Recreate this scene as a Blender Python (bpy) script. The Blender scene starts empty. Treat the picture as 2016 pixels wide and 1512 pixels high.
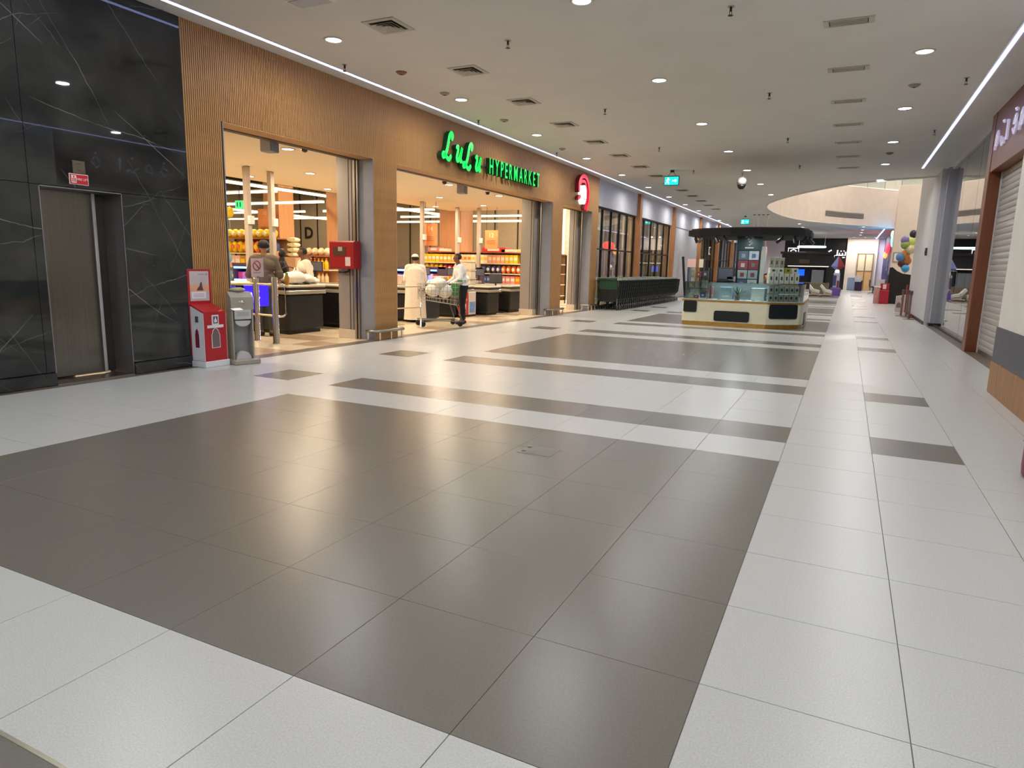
import bpy, bmesh, math, random
import numpy as np
from mathutils import Vector, Matrix
from mathutils.geometry import tessellate_polygon
random.seed(7)
PI = math.pi
SC = bpy.context.scene
COL = SC.collection

# ------------------------------------------------------------------ camera
def cam_axes(yaw, pitch, roll):
    f = Vector((math.sin(yaw)*math.cos(pitch), math.cos(yaw)*math.cos(pitch), math.sin(pitch)))
    r = Vector((math.cos(yaw), -math.sin(yaw), 0)); u = r.cross(f)
    return r*math.cos(roll)+u*math.sin(roll), u*math.cos(roll)-r*math.sin(roll), f
F_PX, CAM_H = 1326.04, 1.35
_r, _u, _f = cam_axes(-0.452826, -0.174638, 0.0236078)
cd = bpy.data.cameras.new('camera'); cam = bpy.data.objects.new('camera', cd); COL.objects.link(cam)
cd.sensor_fit = 'HORIZONTAL'; cd.sensor_width = 36.0; cd.lens = F_PX/2016*36.0
cd.clip_start = 0.05; cd.clip_end = 300
cam.matrix_world = Matrix(((_r.x, _u.x, -_f.x, 0), (_r.y, _u.y, -_f.y, 0), (_r.z, _u.z, -_f.z, CAM_H), (0, 0, 0, 1)))
SC.camera = cam
def project(p):
    d = Vector(p)-Vector((0, 0, CAM_H)); z = d.dot(_f)
    if z < 0.1: return None
    return 1008+F_PX*d.dot(_r)/z, 756-F_PX*d.dot(_u)/z, z

# ------------------------------------------------------------------ world, exposure
w = bpy.data.worlds.new('mall_ambient'); SC.world = w; w.use_nodes = True
w.node_tree.nodes['Background'].inputs[0].default_value = (0.80, 0.86, 0.95, 1)
w.node_tree.nodes['Background'].inputs[1].default_value = 0.25
SC.view_settings.view_transform = 'Standard'; SC.view_settings.look = 'None'
SC.view_settings.gamma = 1.0; SC.view_settings.use_curve_mapping = False
SC.view_settings.exposure = 0.13
P_DOWN, P_STORE, P_BAR = 24.5, 36.0, 5.0       # lamp powers: mall downlight, store downlight, store bar emission

# light paths: enough bounces for an interior, kept short so the picture is quick
cy = SC.cycles
cy.max_bounces = 7; cy.diffuse_bounces = 4; cy.glossy_bounces = 3; cy.transmission_bounces = 4; cy.transparent_max_bounces = 14
cy.caustics_reflective = False; cy.caustics_refractive = False
cy.use_adaptive_sampling = True; cy.adaptive_threshold = 0.11; cy.adaptive_min_samples = 16

# ------------------------------------------------------------------ helpers
def lin(c): return tuple(((v/255)/12.92 if v/255 <= 0.04045 else ((v/255+0.055)/1.055)**2.4) for v in c)
MATS = {}
def mat(name, rgb, rough=0.5, metal=0.0, var=0.0, vscale=8.0, bump=0.0, bscale=60.0, emit=0.0, ecol=None, stretch=None, rvar=0.0, spec=0.5, coat=0.0):
    if name in MATS: return MATS[name]
    m = bpy.data.materials.new(name); m.use_nodes = True; nt = m.node_tree; N = nt.nodes; L = nt.links
    b = N['Principled BSDF']; c = lin(rgb)
    b.inputs['Roughness'].default_value = rough; b.inputs['Metallic'].default_value = metal
    b.inputs['Specular IOR Level'].default_value = spec
    if coat: b.inputs['Coat Weight'].default_value = coat
    tc = N.new('ShaderNodeTexCoord'); mp = N.new('ShaderNodeMapping'); L.new(tc.outputs['Object'], mp.inputs['Vector'])
    if stretch: mp.inputs['Scale'].default_value = stretch
    nz = N.new('ShaderNodeTexNoise'); nz.inputs['Scale'].default_value = vscale; nz.inputs['Detail'].default_value = 2 if bump or var > 0.1 else 1
    L.new(mp.outputs['Vector'], nz.inputs['Vector'])
    rp = N.new('ShaderNodeValToRGB')
    lo = tuple(max(0, v*(1-var)) for v in c)+(1,); hi = tuple(min(1, v*(1+var)) for v in c)+(1,)
    rp.color_ramp.elements[0].position = 0.3; rp.color_ramp.elements[1].position = 0.7
    rp.color_ramp.elements[0].color = lo; rp.color_ramp.elements[1].color = hi
    L.new(nz.outputs['Fac'], rp.inputs['Fac']); L.new(rp.outputs['Color'], b.inputs['Base Color'])
    if bump:
        n2 = N.new('ShaderNodeTexNoise'); n2.inputs['Scale'].default_value = bscale; n2.inputs['Detail'].default_value = 1; L.new(mp.outputs['Vector'], n2.inputs['Vector'])
        bp = N.new('ShaderNodeBump'); bp.inputs['Strength'].default_value = bump; bp.inputs['Distance'].default_value = 0.01
        L.new(n2.outputs['Fac'], bp.inputs['Height']); L.new(bp.outputs['Normal'], b.inputs['Normal'])
    if emit:
        if name not in ('bar_light', 'led_strip_light', 'sign_green', 'emblem_red', 'neon_cyan', 'neon_red'): m.cycles.emission_sampling = 'NONE'
        b.inputs['Emission Color'].default_value = (lin(ecol) if ecol else c)+(1,); b.inputs['Emission Strength'].default_value = emit
    MATS[name] = m; return m
def glass_mat(name, tint=(235, 245, 242), refl=1.0, ior=1.5, rough=0.0):
    if name in MATS: return MATS[name]
    m = bpy.data.materials.new(name); m.use_nodes = True; nt = m.node_tree; N = nt.nodes; L = nt.links
    N.remove(N['Principled BSDF']); out = N['Material Output']
    tr = N.new('ShaderNodeBsdfTransparent'); tr.inputs[0].default_value = lin(tint)+(1,)
    gl = N.new('ShaderNodeBsdfGlossy'); gl.inputs['Roughness'].default_value = rough; gl.inputs[0].default_value = (1, 1, 1, 1)
    fr = N.new('ShaderNodeFresnel'); fr.inputs['IOR'].default_value = ior
    mu = N.new('ShaderNodeMath'); mu.operation = 'MULTIPLY'; mu.inputs[1].default_value = refl; mu.use_clamp = True
    mx = N.new('ShaderNodeMixShader'); L.new(fr.outputs[0], mu.inputs[0]); L.new(mu.outputs[0], mx.inputs[0])
    L.new(tr.outputs[0], mx.inputs[1]); L.new(gl.outputs[0], mx.inputs[2]); L.new(mx.outputs[0], out.inputs['Surface'])
    MATS[name] = m; return m

class MB:
    """collects shapes into one mesh"""
    def __init__(s): s.v = []; s.f = []; s.m = []; s.sm = []; s.mi = 0; s.smooth = False
    def add(s, vs, fs):
        o = len(s.v); s.v += [tuple(p) for p in vs]
        for f in fs: s.f.append(tuple(i+o for i in f)); s.m.append(s.mi); s.sm.append(s.smooth)
        return s
    def box(s, x0, x1, y0, y1, z0, z1):
        return s.add([(x0, y0, z0), (x1, y0, z0), (x1, y1, z0), (x0, y1, z0), (x0, y0, z1), (x1, y0, z1), (x1, y1, z1), (x0, y1, z1)],
                     [(3, 2, 1, 0), (4, 5, 6, 7), (0, 1, 5, 4), (1, 2, 6, 5), (2, 3, 7, 6), (3, 0, 4, 7)])
    def cbox(s, x0, x1, y0, y1, z0, z1, b=0.01):
        xs, ys, zs = (x0, x1), (y0, y1), (z0, z1); sg = (1, -1); vs = []; idx = {}
        for i in (0, 1):
            for j in (0, 1):
                for k in (0, 1):
                    for a in range(3):
                        p = [xs[i]+sg[i]*b, ys[j]+sg[j]*b, zs[k]+sg[k]*b]; p[a] = (xs[i], ys[j], zs[k])[a]
                        idx[i, j, k, a] = len(vs); vs.append(p)
        fs = []
        for i in (0, 1):
            q = [idx[i, 0, 0, 0], idx[i, 1, 0, 0], idx[i, 1, 1, 0], idx[i, 0, 1, 0]]; fs.append(q if i else q[::-1])
            q = [idx[0, i, 0, 1], idx[1, i, 0, 1], idx[1, i, 1, 1], idx[0, i, 1, 1]]; fs.append(q[::-1] if i else q)
            q = [idx[0, 0, i, 2], idx[1, 0, i, 2], idx[1, 1, i, 2], idx[0, 1, i, 2]]; fs.append(q if i else q[::-1])
        for j in (0, 1):
            for k in (0, 1):
                e = [idx[0, j, k, 1], idx[1, j, k, 1], idx[1, j, k, 2], idx[0, j, k, 2]]; fs.append(e if j == k == 0 or (j and k) else e[::-1])
                e = [idx[j, 0, k, 0], idx[j, 1, k, 0], idx[j, 1, k, 2], idx[j, 0, k, 2]]; fs.append(e[::-1] if (j == k) else e)
                e = [idx[j, k, 0, 0], idx[j, k, 1, 0], idx[j, k, 1, 1], idx[j, k, 0, 1]]; fs.append(e if (j == k) else e[::-1])
                for i in (0, 1):
                    t = [idx[i, j, k, 0], idx[i, j, k, 1], idx[i, j, k, 2]]; fs.append(t if (i+j+k) % 2 else t[::-1])
        return s.add(vs, fs)
    def obox(s, c, half, rz, z0, z1):
        cx, cy = c; hx, hy = half; ca, sa = math.cos(rz), math.sin(rz)
        q = [(cx+ca*a-sa*b, cy+sa*a+ca*b) for a, b in ((-hx, -hy), (hx, -hy), (hx, hy), (-hx, hy))]
        return s.prism(q, z0, z1)
    def prism(s, poly, z0, z1, axis='z'):
        n = len(poly)
        if axis == 'z': mk = lambda a, b, c: (a, b, c)
        elif axis == 'y': mk = lambda a, b, c: (a, c, b)
        else: mk = lambda a, b, c: (c, a, b)
        vs = [mk(a, b, z0) for a, b in poly]+[mk(a, b, z1) for a, b in poly]
        ar = sum(poly[i][0]*poly[(i+1) % n][1]-poly[(i+1) % n][0]*poly[i][1] for i in range(n))
        flip = (ar < 0) != (axis == 'y') 
        fs = []
        tris = [tuple(range(n))] if n <= 4 else tessellate_polygon([[Vector((a, b, 0)) for a, b in poly]])
        for t in tris:
            a2 = sum(poly[t[i]][0]*poly[t[(i+1) % len(t)]][1]-poly[t[(i+1) % len(t)]][0]*poly[t[i]][1] for i in range(len(t)))
            t = list(t) if a2 > 0 else list(t)[::-1]
            if axis == 'y': t = t[::-1]
            fs.append([i+n for i in t]); fs.append(t[::-1])
        sd = [(i, (i+1) % n, (i+1) % n+n, i+n) for i in range(n)]
        fs += [q[::-1] for q in sd] if flip else sd
        return s.add(vs, fs)
    def tube(s, pts, r, n=8, caps=True, closed=False, flat=None):
        pts = [Vector(p) for p in pts]; k = len(pts); vs = []; fs = []
        rs = r if isinstance(r, (list, tuple)) else [r]*k
        ref = None
        for i, p in enumerate(pts):
            if closed: t = pts[(i+1) % k]-pts[i-1]
            else: t = pts[min(i+1, k-1)]-pts[max(i-1, 0)]
            t.normalize()
            if ref is None:
                ref = Vector((0, 0, 1)) if abs(t.z) < 0.9 else Vector((1, 0, 0))
            a = t.cross(ref)
            if a.length < 1e-5: a = t.cross(Vector((0.3, 1, 0.2)))
            a.normalize(); b = t.cross(a); ref = -b if False else ref
            for j in range(n):
                an = 2*PI*j/n; vs.append(p+a*math.cos(an)*rs[i]+b*math.sin(an)*rs[i])
        m = k if closed else k-1
        for i in range(m):
            for j in range(n):
                i2 = (i+1) % k
                fs.append((i*n+j, i*n+(j+1) % n, i2*n+(j+1) % n, i2*n+j))
        if caps and not closed:
            fs.append(tuple(range(n))[::-1]); fs.append(tuple((k-1)*n+j for j in range(n)))
        return s.add(vs, fs)
    def lathe(s, prof, n=20, c=(0, 0, 0), sx=1.0, sy=1.0):
        vs = []; fs = []; k = len(prof)
        for r, z in prof:
            for j in range(n):
                a = 2*PI*j/n; vs.append((c[0]+r*sx*math.cos(a), c[1]+r*sy*math.sin(a), c[2]+z))
        for i in range(k-1):
            for j in range(n): fs.append((i*n+j, i*n+(j+1) % n, (i+1)*n+(j+1) % n, (i+1)*n+j))
        if prof[0][0] > 1e-4: fs.append(tuple(range(n))[::-1])
        if prof[-1][0] > 1e-4: fs.append(tuple((k-1)*n+j for j in range(n)))
        return s.add(vs, fs)
    def ball(s, c, r, n=12, m=8):
        r = r if isinstance(r, (tuple, list)) else (r, r, r)
        pr = [(math.sin(PI*i/m), -math.cos(PI*i/m)) for i in range(m+1)]
        vs = []; fs = []
        for a, z in pr:
            for j in range(n):
                t = 2*PI*j/n; vs.append((c[0]+r[0]*a*math.cos(t), c[1]+r[1]*a*math.sin(t), c[2]+r[2]*z))
        for i in range(m):
            for j in range(n): fs.append((i*n+j, i*n+(j+1) % n, (i+1)*n+(j+1) % n, (i+1)*n+j))
        return s.add(vs, fs)
    def mesh(s, name, mats):
        me = bpy.data.meshes.new(name); me.from_pydata(s.v, [], s.f)
        mats = mats if isinstance(mats, (list, tuple)) else [mats]
        for m in mats: me.materials.append(m)
        me.polygons.foreach_set('material_index', s.m); me.polygons.foreach_set('use_smooth', s.sm)
        me.update(); return me
    def build(s, name, mats, parent=None, loc=None, rz=0.0):
        return link(name, s.mesh(name, mats), parent, loc, rz)
def link(name, me, parent=None, loc=None, rz=0.0):
    o = bpy.data.objects.new(name, me); COL.objects.link(o)
    if parent is not None: o.parent = parent
    if loc is not None: o.location = loc
    if rz: o.rotation_euler = (0, 0, rz)
    return o
def tag(o, label=None, cat=None, group=None, kind=None):
    if label: o['label'] = label
    if cat: o['category'] = cat
    if group: o['group'] = group
    if kind: o['kind'] = kind
    return o
def thing(name, label, cat, loc=(0, 0, 0), rz=0.0, group=None):
    o = bpy.data.objects.new(name, None); COL.objects.link(o); o.empty_display_size = 0.1
    o.location = loc; o.rotation_euler = (0, 0, rz); return tag(o, label, cat, group)
def struct(o, label): return tag(o, label, None, None, 'structure')
def copy_tree(o, parent=None):
    c = o.copy(); COL.objects.link(c)
    if parent is not None: c.parent = parent
    for ch in list(o.children): copy_tree(ch, c)
    return c
_O = 'first second third fourth fifth sixth seventh eighth ninth tenth eleventh twelfth thirteenth fourteenth fifteenth sixteenth seventeenth eighteenth nineteenth'.split()
_T = {2: 'twent', 3: 'thirt', 4: 'fort', 5: 'fift'}
def nth(i):
    i += 1
    if i < 20: return _O[i-1]
    t, u = divmod(i, 10)
    return _T[t]+'ieth' if u == 0 else _T[t]+'y-'+_O[u-1]
def text_mesh(txt, size=1.0, ext=0.01, bold=0.0, sx=1.0):
    cu = bpy.data.curves.new('lettering', 'FONT'); cu.body = txt; cu.size = size; cu.extrude = ext; cu.offset = bold
    cu.align_x = 'CENTER'; cu.align_y = 'CENTER'; cu.resolution_u = 3
    ob = bpy.data.objects.new('lettering', cu); COL.objects.link(ob)
    dg = bpy.context.evaluated_depsgraph_get(); me = bpy.data.meshes.new_from_object(ob.evaluated_get(dg))
    bpy.data.objects.remove(ob); bpy.data.curves.remove(cu)
    if sx != 1.0:
        for v in me.vertices: v.co.x *= sx
    return me
def put_text(name, txt, size, material, parent, loc, facing='-y', ext=0.004, bold=0.0, sx=1.0, mirror=False):
    """flat lettering standing on a wall; facing gives the side it is read from"""
    me = text_mesh(txt, size, ext, bold, sx); me.materials.clear(); me.materials.append(material)
    R = Matrix.Rotation(PI/2, 4, 'X')
    rz = {'-y': 0, '+x': PI/2, '+y': PI, '-x': -PI/2}[facing]
    M = Matrix.Rotation(rz, 4, 'Z') @ R
    if mirror: M = M @ Matrix.Scale(-1, 4, Vector((1, 0, 0)))
    me.transform(M)
    if mirror: me.flip_normals()
    return link(name, me, parent, loc)
def area(name, loc, power, size, color=(1, 1, 1), shape='DISK', size_y=None, rot=(0, 0, 0), spread=PI, parent=None):
    l = bpy.data.lights.new(name, 'AREA'); l.energy = power; l.shape = shape; l.size = size; l.color = color; l.spread = spread
    if size_y: l.size_y = size_y
    o = bpy.data.objects.new(name, l); COL.objects.link(o); o.location = loc; o.rotation_euler = rot
    if parent is not None: o.parent = parent
    return o

# ------------------------------------------------------------------ materials
M_TILE_L = mat('light_porcelain', (194, 195, 192), 0.28, var=0.10, vscale=160, bump=0.05, bscale=300, spec=0.5)
M_TILE_D = mat('taupe_porcelain', (116, 112, 104), 0.25, var=0.06, vscale=120, bump=0.05, bscale=300, spec=0.5)
M_GROUT = mat('grout', (128, 125, 118), 0.9, var=0.1)
M_BORDER = mat('brown_border_tile', (104, 92, 80), 0.3, var=0.08, vscale=40)
M_CEIL = mat('matt_ceiling_paint', (222, 219, 214), 0.9, var=0.02, vscale=1.5)
M_WHITE = mat('white_wall_paint', (222, 220, 214), 0.7, var=0.03, vscale=3)
M_GREYW = mat('pale_grey_paint', (196, 195, 198), 0.7, var=0.03, vscale=3)
M_CREAM = mat('cream_paint', (234, 218, 202), 0.7, var=0.03, vscale=2)
M_WOOD = mat('oak_slat', (188, 140, 86), 0.5, var=0.22, vscale=5, stretch=(14, 14, 1.2), bump=0.1, bscale=40)
M_WOODB = mat('dark_oak_backing', (92, 62, 34), 0.7, var=0.15, vscale=6)
M_WOODP = mat('oak_pier', (188, 128, 80), 0.5, var=0.12, vscale=4, stretch=(8, 8, 0.6))
M_STEEL = mat('brushed_steel', (168, 163, 155), 0.28, 1.0, var=0.06, vscale=3, stretch=(60, 60, 0.5))
M_CHROME = mat('polished_steel', (214, 214, 214), 0.12, 1.0, var=0.03)
M_DARKM = mat('dark_metal', (52, 48, 46), 0.45, 0.6, var=0.1)
M_BLACK = mat('black_laminate', (24, 23, 23), 0.45, var=0.15, vscale=6)
M_GREYC = mat('grey_column_paint', (150, 142, 134), 0.6, var=0.04, vscale=3)
M_BLUEG = mat('blue_grey_reveal', (140, 143, 152), 0.55, var=0.05, vscale=4)
M_RED = mat('red_paint', (150, 16, 22), 0.4, var=0.06, vscale=4)
M_WPLAS = mat('white_plastic', (232, 230, 226), 0.4, var=0.02)
M_GPLAS = mat('grey_plastic', (150, 146, 134), 0.45, var=0.04)
M_BROWNF = mat('brown_shop_cladding', (116, 64, 36), 0.4, var=0.12, vscale=3, stretch=(6, 6, 0.7))
M_LENS = mat('lamp_lens', (255, 255, 250), 0.4, emit=12.0, ecol=(240, 250, 255))
M_LED = mat('led_strip_light', (230, 235, 255), 0.4, emit=5.0, ecol=(176, 190, 255))
M_GLASS = glass_mat('clear_glass')
M_GLASSW = glass_mat('side_window_glass', (240, 242, 240), 0.9)
M_GLASSR = glass_mat('shopfront_glass', (205, 214, 212), 1.5)
def marble():
    m = bpy.data.materials.new('black_marble'); m.use_nodes = True; nt = m.node_tree; N = nt.nodes; L = nt.links; b = N['Principled BSDF']
    tc = N.new('ShaderNodeTexCoord')
    w1 = N.new('ShaderNodeTexNoise'); w1.inputs['Scale'].default_value = 1.1; w1.inputs['Detail'].default_value = 4
    L.new(tc.outputs['Object'], w1.inputs['Vector'])
    mp = N.new('ShaderNodeMapping'); mp.inputs['Rotation'].default_value = (0.55, 0.2, 0.1); mp.inputs['Scale'].default_value = (1, 1.0, 1.5)
    ad = N.new('ShaderNodeVectorMath'); ad.operation = 'MULTIPLY_ADD'; ad.inputs[1].default_value = (0.55, 0.55, 0.55)
    L.new(w1.outputs['Color'], ad.inputs[0]); L.new(tc.outputs['Object'], ad.inputs[2]); L.new(ad.outputs[0], mp.inputs['Vector'])
    def noise(scale, det, loc=(0, 0, 0)):
        m_ = N.new('ShaderNodeMapping'); m_.inputs['Location'].default_value = loc; L.new(tc.outputs['Object'], m_.inputs['Vector'])
        n_ = N.new('ShaderNodeTexNoise'); n_.inputs['Scale'].default_value = scale; n_.inputs['Detail'].default_value = det; L.new(m_.outputs[0], n_.inputs['Vector']); return n_
    def mth(op, a, b_=None, c_=None):
        m_ = N.new('ShaderNodeMath'); m_.operation = op
        for k_, v_ in enumerate((a, b_, c_)):
            if v_ is None: continue
            if isinstance(v_, (int, float)): m_.inputs[k_].default_value = v_
            else: L.new(v_, m_.inputs[k_])
        return m_.outputs[0]
    acc = None
    # straight thin veins crossing at several angles, broken up by noise
    for k, (ang, per, wid, amp, strg) in enumerate([(0.62, 1.55, 0.0026, 0.06, 1.0), (-0.75, 1.9, 0.0024, 0.07, 0.9), (0.18, 1.25, 0.0030, 0.09, 1.0), (-1.15, 2.3, 0.0022, 0.05, 0.8), (1.05, 2.1, 0.0022, 0.06, 0.7), (-0.35, 0.95, 0.0030, 0.11, 0.5), (0.9, 0.8, 0.004, 0.08, 0.35)]):
        d = N.new('ShaderNodeVectorMath'); d.operation = 'DOT_PRODUCT'; d.inputs[1].default_value = (0.2/per, math.sin(ang)/per, math.cos(ang)/per); L.new(tc.outputs['Object'], d.inputs[0])
        nz = noise(0.9+0.2*k, 6, (3.1*k, 1.7*k, 0.6*k))
        f = mth('MULTIPLY_ADD', nz.outputs['Fac'], amp/per*2.2, d.outputs['Value']); f = mth('ADD', f, 0.37*k); f = mth('FRACT', f); f = mth('ABSOLUTE', mth('SUBTRACT', f, 0.5))
        r = N.new('ShaderNodeMapRange'); r.inputs['From Max'].default_value = wid/per*1.6; r.inputs['To Min'].default_value = 1; r.inputs['To Max'].default_value = 0; L.new(f, r.inputs['Value'])
        mk_ = noise(1.3, 5, (9.0*k+2, 5.0*k, 4.0)); q = N.new('ShaderNodeMapRange'); q.inputs['From Min'].default_value = 0.47; q.inputs['From Max'].default_value = 0.70; L.new(mk_.outputs['Fac'], q.inputs['Value'])
        g = mth('MULTIPLY', mth('MULTIPLY', r.outputs[0], q.outputs[0]), strg)
        acc = g if acc is None else mth('MAXIMUM', acc, g)
    cl = N.new('ShaderNodeTexNoise'); cl.inputs['Scale'].default_value = 1.4; cl.inputs['Detail'].default_value = 8; L.new(mp.outputs[0], cl.inputs['Vector'])
    rp = N.new('ShaderNodeValToRGB'); rp.color_ramp.elements[0].position = 0.35; rp.color_ramp.elements[1].position = 0.75
    rp.color_ramp.elements[0].color = lin((31, 33, 34))+(1,); rp.color_ramp.elements[1].color = lin((62, 64, 63))+(1,); L.new(cl.outputs['Fac'], rp.inputs['Fac'])
    mx = N.new('ShaderNodeMix'); mx.data_type = 'RGBA'; L.new(acc, mx.inputs[0]); L.new(rp.outputs[0], mx.inputs[6]); mx.inputs[7].default_value = lin((184, 186, 184))+(1,)
    L.new(mx.outputs[2], b.inputs['Base Color']); b.inputs['Roughness'].default_value = 0.02
    return m
M_MARBLE = marble()
# ================================================================== STRUCTURE
ZC = 4.12            # mall ceiling height
XL = -7.30           # plane of the left facade
T = 0.595
ROW0 = 1.51
# ---- floor
fl = MB(); fl.box(-7.42, 14, -9, 70, -0.12, -0.004)
floor = struct(fl.build('floor', M_GROUT), 'mall floor of light and taupe porcelain tiles')
XE = [-7.18, -6.7, -6.15, -5.6, -5.02, -4.43, -3.85, -3.27, -2.69, -2.11, -1.51, -0.91, -0.31, 0.30, 0.90, 1.50, 2.10]
XE += [2.10+0.6*i for i in range(1, 20)]
def is_dark(row, c):
    m = row % 13
    if 4 <= c <= 11: return m <= 5 or m in (7, 11)
    if c in (2, 13): return m in (7, 11)
    return False
G = 0.0016
cells = []
for row in range(-17, 115):
    y0 = ROW0+T*row; y1 = y0+T
    for c in range(len(XE)-1):
        x0, x1 = XE[c], XE[c+1]
        if y0 < 20.5 and x0 > 2.05: continue
        if y0 < 9.0 and x0 > 1.6: continue
        cells.append((x0, x1, y0, y1, is_dark(row, c)))
def cell_area(c):
    q = [project((a, b, 0)) for a, b in ((c[0], c[2]), (c[1], c[2]), (c[1], c[3]), (c[0], c[3]))]
    if any(p is None for p in q): return 0
    q = [(min(max(p[0], 0), 2016), min(max(p[1], 0), 1512)) for p in q]
    return abs(sum(q[i][0]*q[(i+1) % 4][1]-q[(i+1) % 4][0]*q[i][1] for i in range(4)))/2
cells.sort(key=cell_area, reverse=True)
tile_cache = {}
for (x0, x1, y0, y1, d) in cells[:300]:
    k = (round(x1-x0, 3), d)
    if k not in tile_cache:
        g_ = 0.0009 if d else G; hx = (x1-x0)/2-g_; hy = T/2-g_
        tile_cache[k] = MB().cbox(-hx, hx, -hy, hy, -0.004, 0, 0.0006).mesh('tile', M_TILE_D if d else M_TILE_L)
    link('tile', tile_cache[k], floor, ((x0+x1)/2, (y0+y1)/2, 0))
far = MB()
for (x0, x1, y0, y1, d) in cells[300:]:
    far.mi = 1 if d else 0
    far.box(x0+G, x1-G, y0+G, y1-G, -0.004, 0)
tag(far.build('distant_tiles', [M_TILE_L, M_TILE_D], floor), kind='stuff')
bd = MB(); bd.box(-7.42, -7.19, -9, 62, -0.004, 0.0); bd.box(2.02, 2.30, 9.64, 21.26, 0.0002, 0.0012)
bd.build('border_strip', M_BORDER, floor)
MB().box(-7.18, 1.5, ROW0-T-0.006, ROW0-T+0.006, -0.004, 0.0015).build('metal_strip', mat('aluminium_strip', (205, 200, 175), 0.3, 0.8), floor)
# floor hatch
hb = MB().box(-2.05, -1.79, 4.32, 4.54, 0.0, 0.0015).build('floor_hatch', mat('hatch_plate', (122, 119, 111), 0.35, 0.2, var=0.05)); tag(hb, 'small grey access plate set into the dark tiles in mid floor', 'floor hatch')
for sy in (4.36, 4.47): MB().box(-2.035, -2.005, sy, sy+0.03, 0.0015, 0.0022).build('finger_slot', M_DARKM, hb)
# store floor
sf = MB().box(-30, -7.43, 4, 62, -0.12, -0.004).build('floor_store', M_GROUT); struct(sf, 'cream and brown tiled floor inside the hypermarket')
M_ST1 = mat('store_cream_tile', (226, 208, 176), 0.25, var=0.05, vscale=30); M_ST2 = mat('store_brown_tile', (176, 150, 116), 0.28, var=0.06, vscale=30)
st = MB()
for i in range(22):
    for j in range(34):
        st.mi = 1 if ((i*7+j*5) % 11 in (0, 3, 4)) else 0
        x1 = -7.43-0.6*i; y0 = 5.2+0.6*j
        st.box(x1-0.6+G, x1-G, y0+G, y0+0.6-G, -0.004, 0)
tag(st.build('store_tiles', [M_ST1, M_ST2], sf), kind='stuff')
# ---- ceiling with the oval atrium opening
VOID = [(9.5, 21.2), (5.5, 22.3), (3.6, 22.8), (2.2, 23.1), (1.2, 23.4), (0.17, 23.95), (-0.45, 24.65), (-1.02, 25.5), (-1.6, 26.5), (-2.15, 27.6), (-2.75, 29.0), (-3.2, 30.4), (-3.42, 31.7), (-3.5, 33.0),
        (-3.45, 34.9), (-3.25, 37.2), (-2.85, 39.3), (-2.25, 41.2), (-1.5, 42.65), (-0.5, 44.2), (0.57, 45.5), (1.5, 46.7), (2.4, 47.6), (5.5, 50.4), (9.5, 53)]
outer = [(-7.42, -9), (14, -9), (14, 70), (-7.42, 70)]
def plate(outer, inner, z, name, m):
    P = [[Vector((a, b, 0)) for a, b in outer], [Vector((a, b, 0)) for a, b in inner]]
    tr = tessellate_polygon(P); pts = outer+inner
    b = MB(); b.add([(x, y, z) for x, y in pts], [t for t in tr]); return b.build(name, m)
ceiling = struct(plate(outer, VOID, ZC, 'ceiling', M_CEIL), 'flat beige grey plaster ceiling of the mall with an oval opening')
fa = MB(); fa.smooth = True
n = len(VOID)
vs = []; fs = []
for (x, y) in VOID: vs += [(x, y, ZC-0.02), (x, y, 6.27)]
for i in range(n-1): fs.append((2*i, 2*i+2, 2*i+3, 2*i+1))
fa.add(vs, fs)
fas = struct(fa.build('trim_1', M_CREAM), 'cream curved fascia around the oval atrium opening')
rimo = MB(); rimo.tube([(x, y, ZC-0.01) for x, y in VOID], 0.035, 6); rimo.build('rim', M_WHITE, fas)
# linear grille on the fascia
gl = thing('linear_grille', 'slotted grey air grille on the cream atrium fascia', 'air vent', (0, 0, 0))
def fascia_bar(z0, z1, off, name, m):
    pts = [(-1.45, 42.74), (-0.5, 44.2), (0.5, 45.42)]
    for a, b in zip(pts[:-1], pts[1:]):
        d = Vector((b[0]-a[0], b[1]-a[1], 0)); nrm = Vector((d.y, -d.x, 0)).normalized()*off; back = -Vector((d.y, -d.x, 0)).normalized()*0.02
        q = [(a[0]-back.x, a[1]-back.y), (b[0]-back.x, b[1]-back.y), (b[0]+nrm.x, b[1]+nrm.y), (a[0]+nrm.x, a[1]+nrm.y)]
        MB().prism(q, z0, z1).build(name, m, gl)
fascia_bar(4.50, 4.80, 0.02, 'frame', M_GREYW)
for k in range(4): fascia_bar(4.535+k*0.065, 4.570+k*0.065, 0.05, 'slat', mat('grille_grey', (150, 142, 132), 0.6))
# glass balustrade on the upper floor edge
bal = thing('glass_balustrade', 'glass balustrade with slim posts above the cream fascia', 'balustrade')
pane_m = glass_mat('balustrade_glass', (246, 251, 248), 0.8)
far_edge = VOID[15:]
for i in range(len(far_edge)-1):
    a, b = far_edge[i], far_edge[i+1]
    d = Vector((b[0]-a[0], b[1]-a[1])).normalized()*0.04
    MB().prism([(a[0]+d.x, a[1]+d.y), (b[0]-d.x, b[1]-d.y), (b[0]-d.x+0.012, b[1]-d.y+0.012), (a[0]+d.x+0.012, a[1]+d.y+0.012)], 6.30, 7.30).build('pane', pane_m, bal)
    MB().box(a[0]-0.03, a[0]+0.03, a[1]-0.03, a[1]+0.03, 6.27, 7.34).build('post', M_STEEL, bal)
MB().tube([(x, y, 7.33) for x, y in far_edge], 0.035, 8).build('handrail', M_STEEL, bal)
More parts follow.
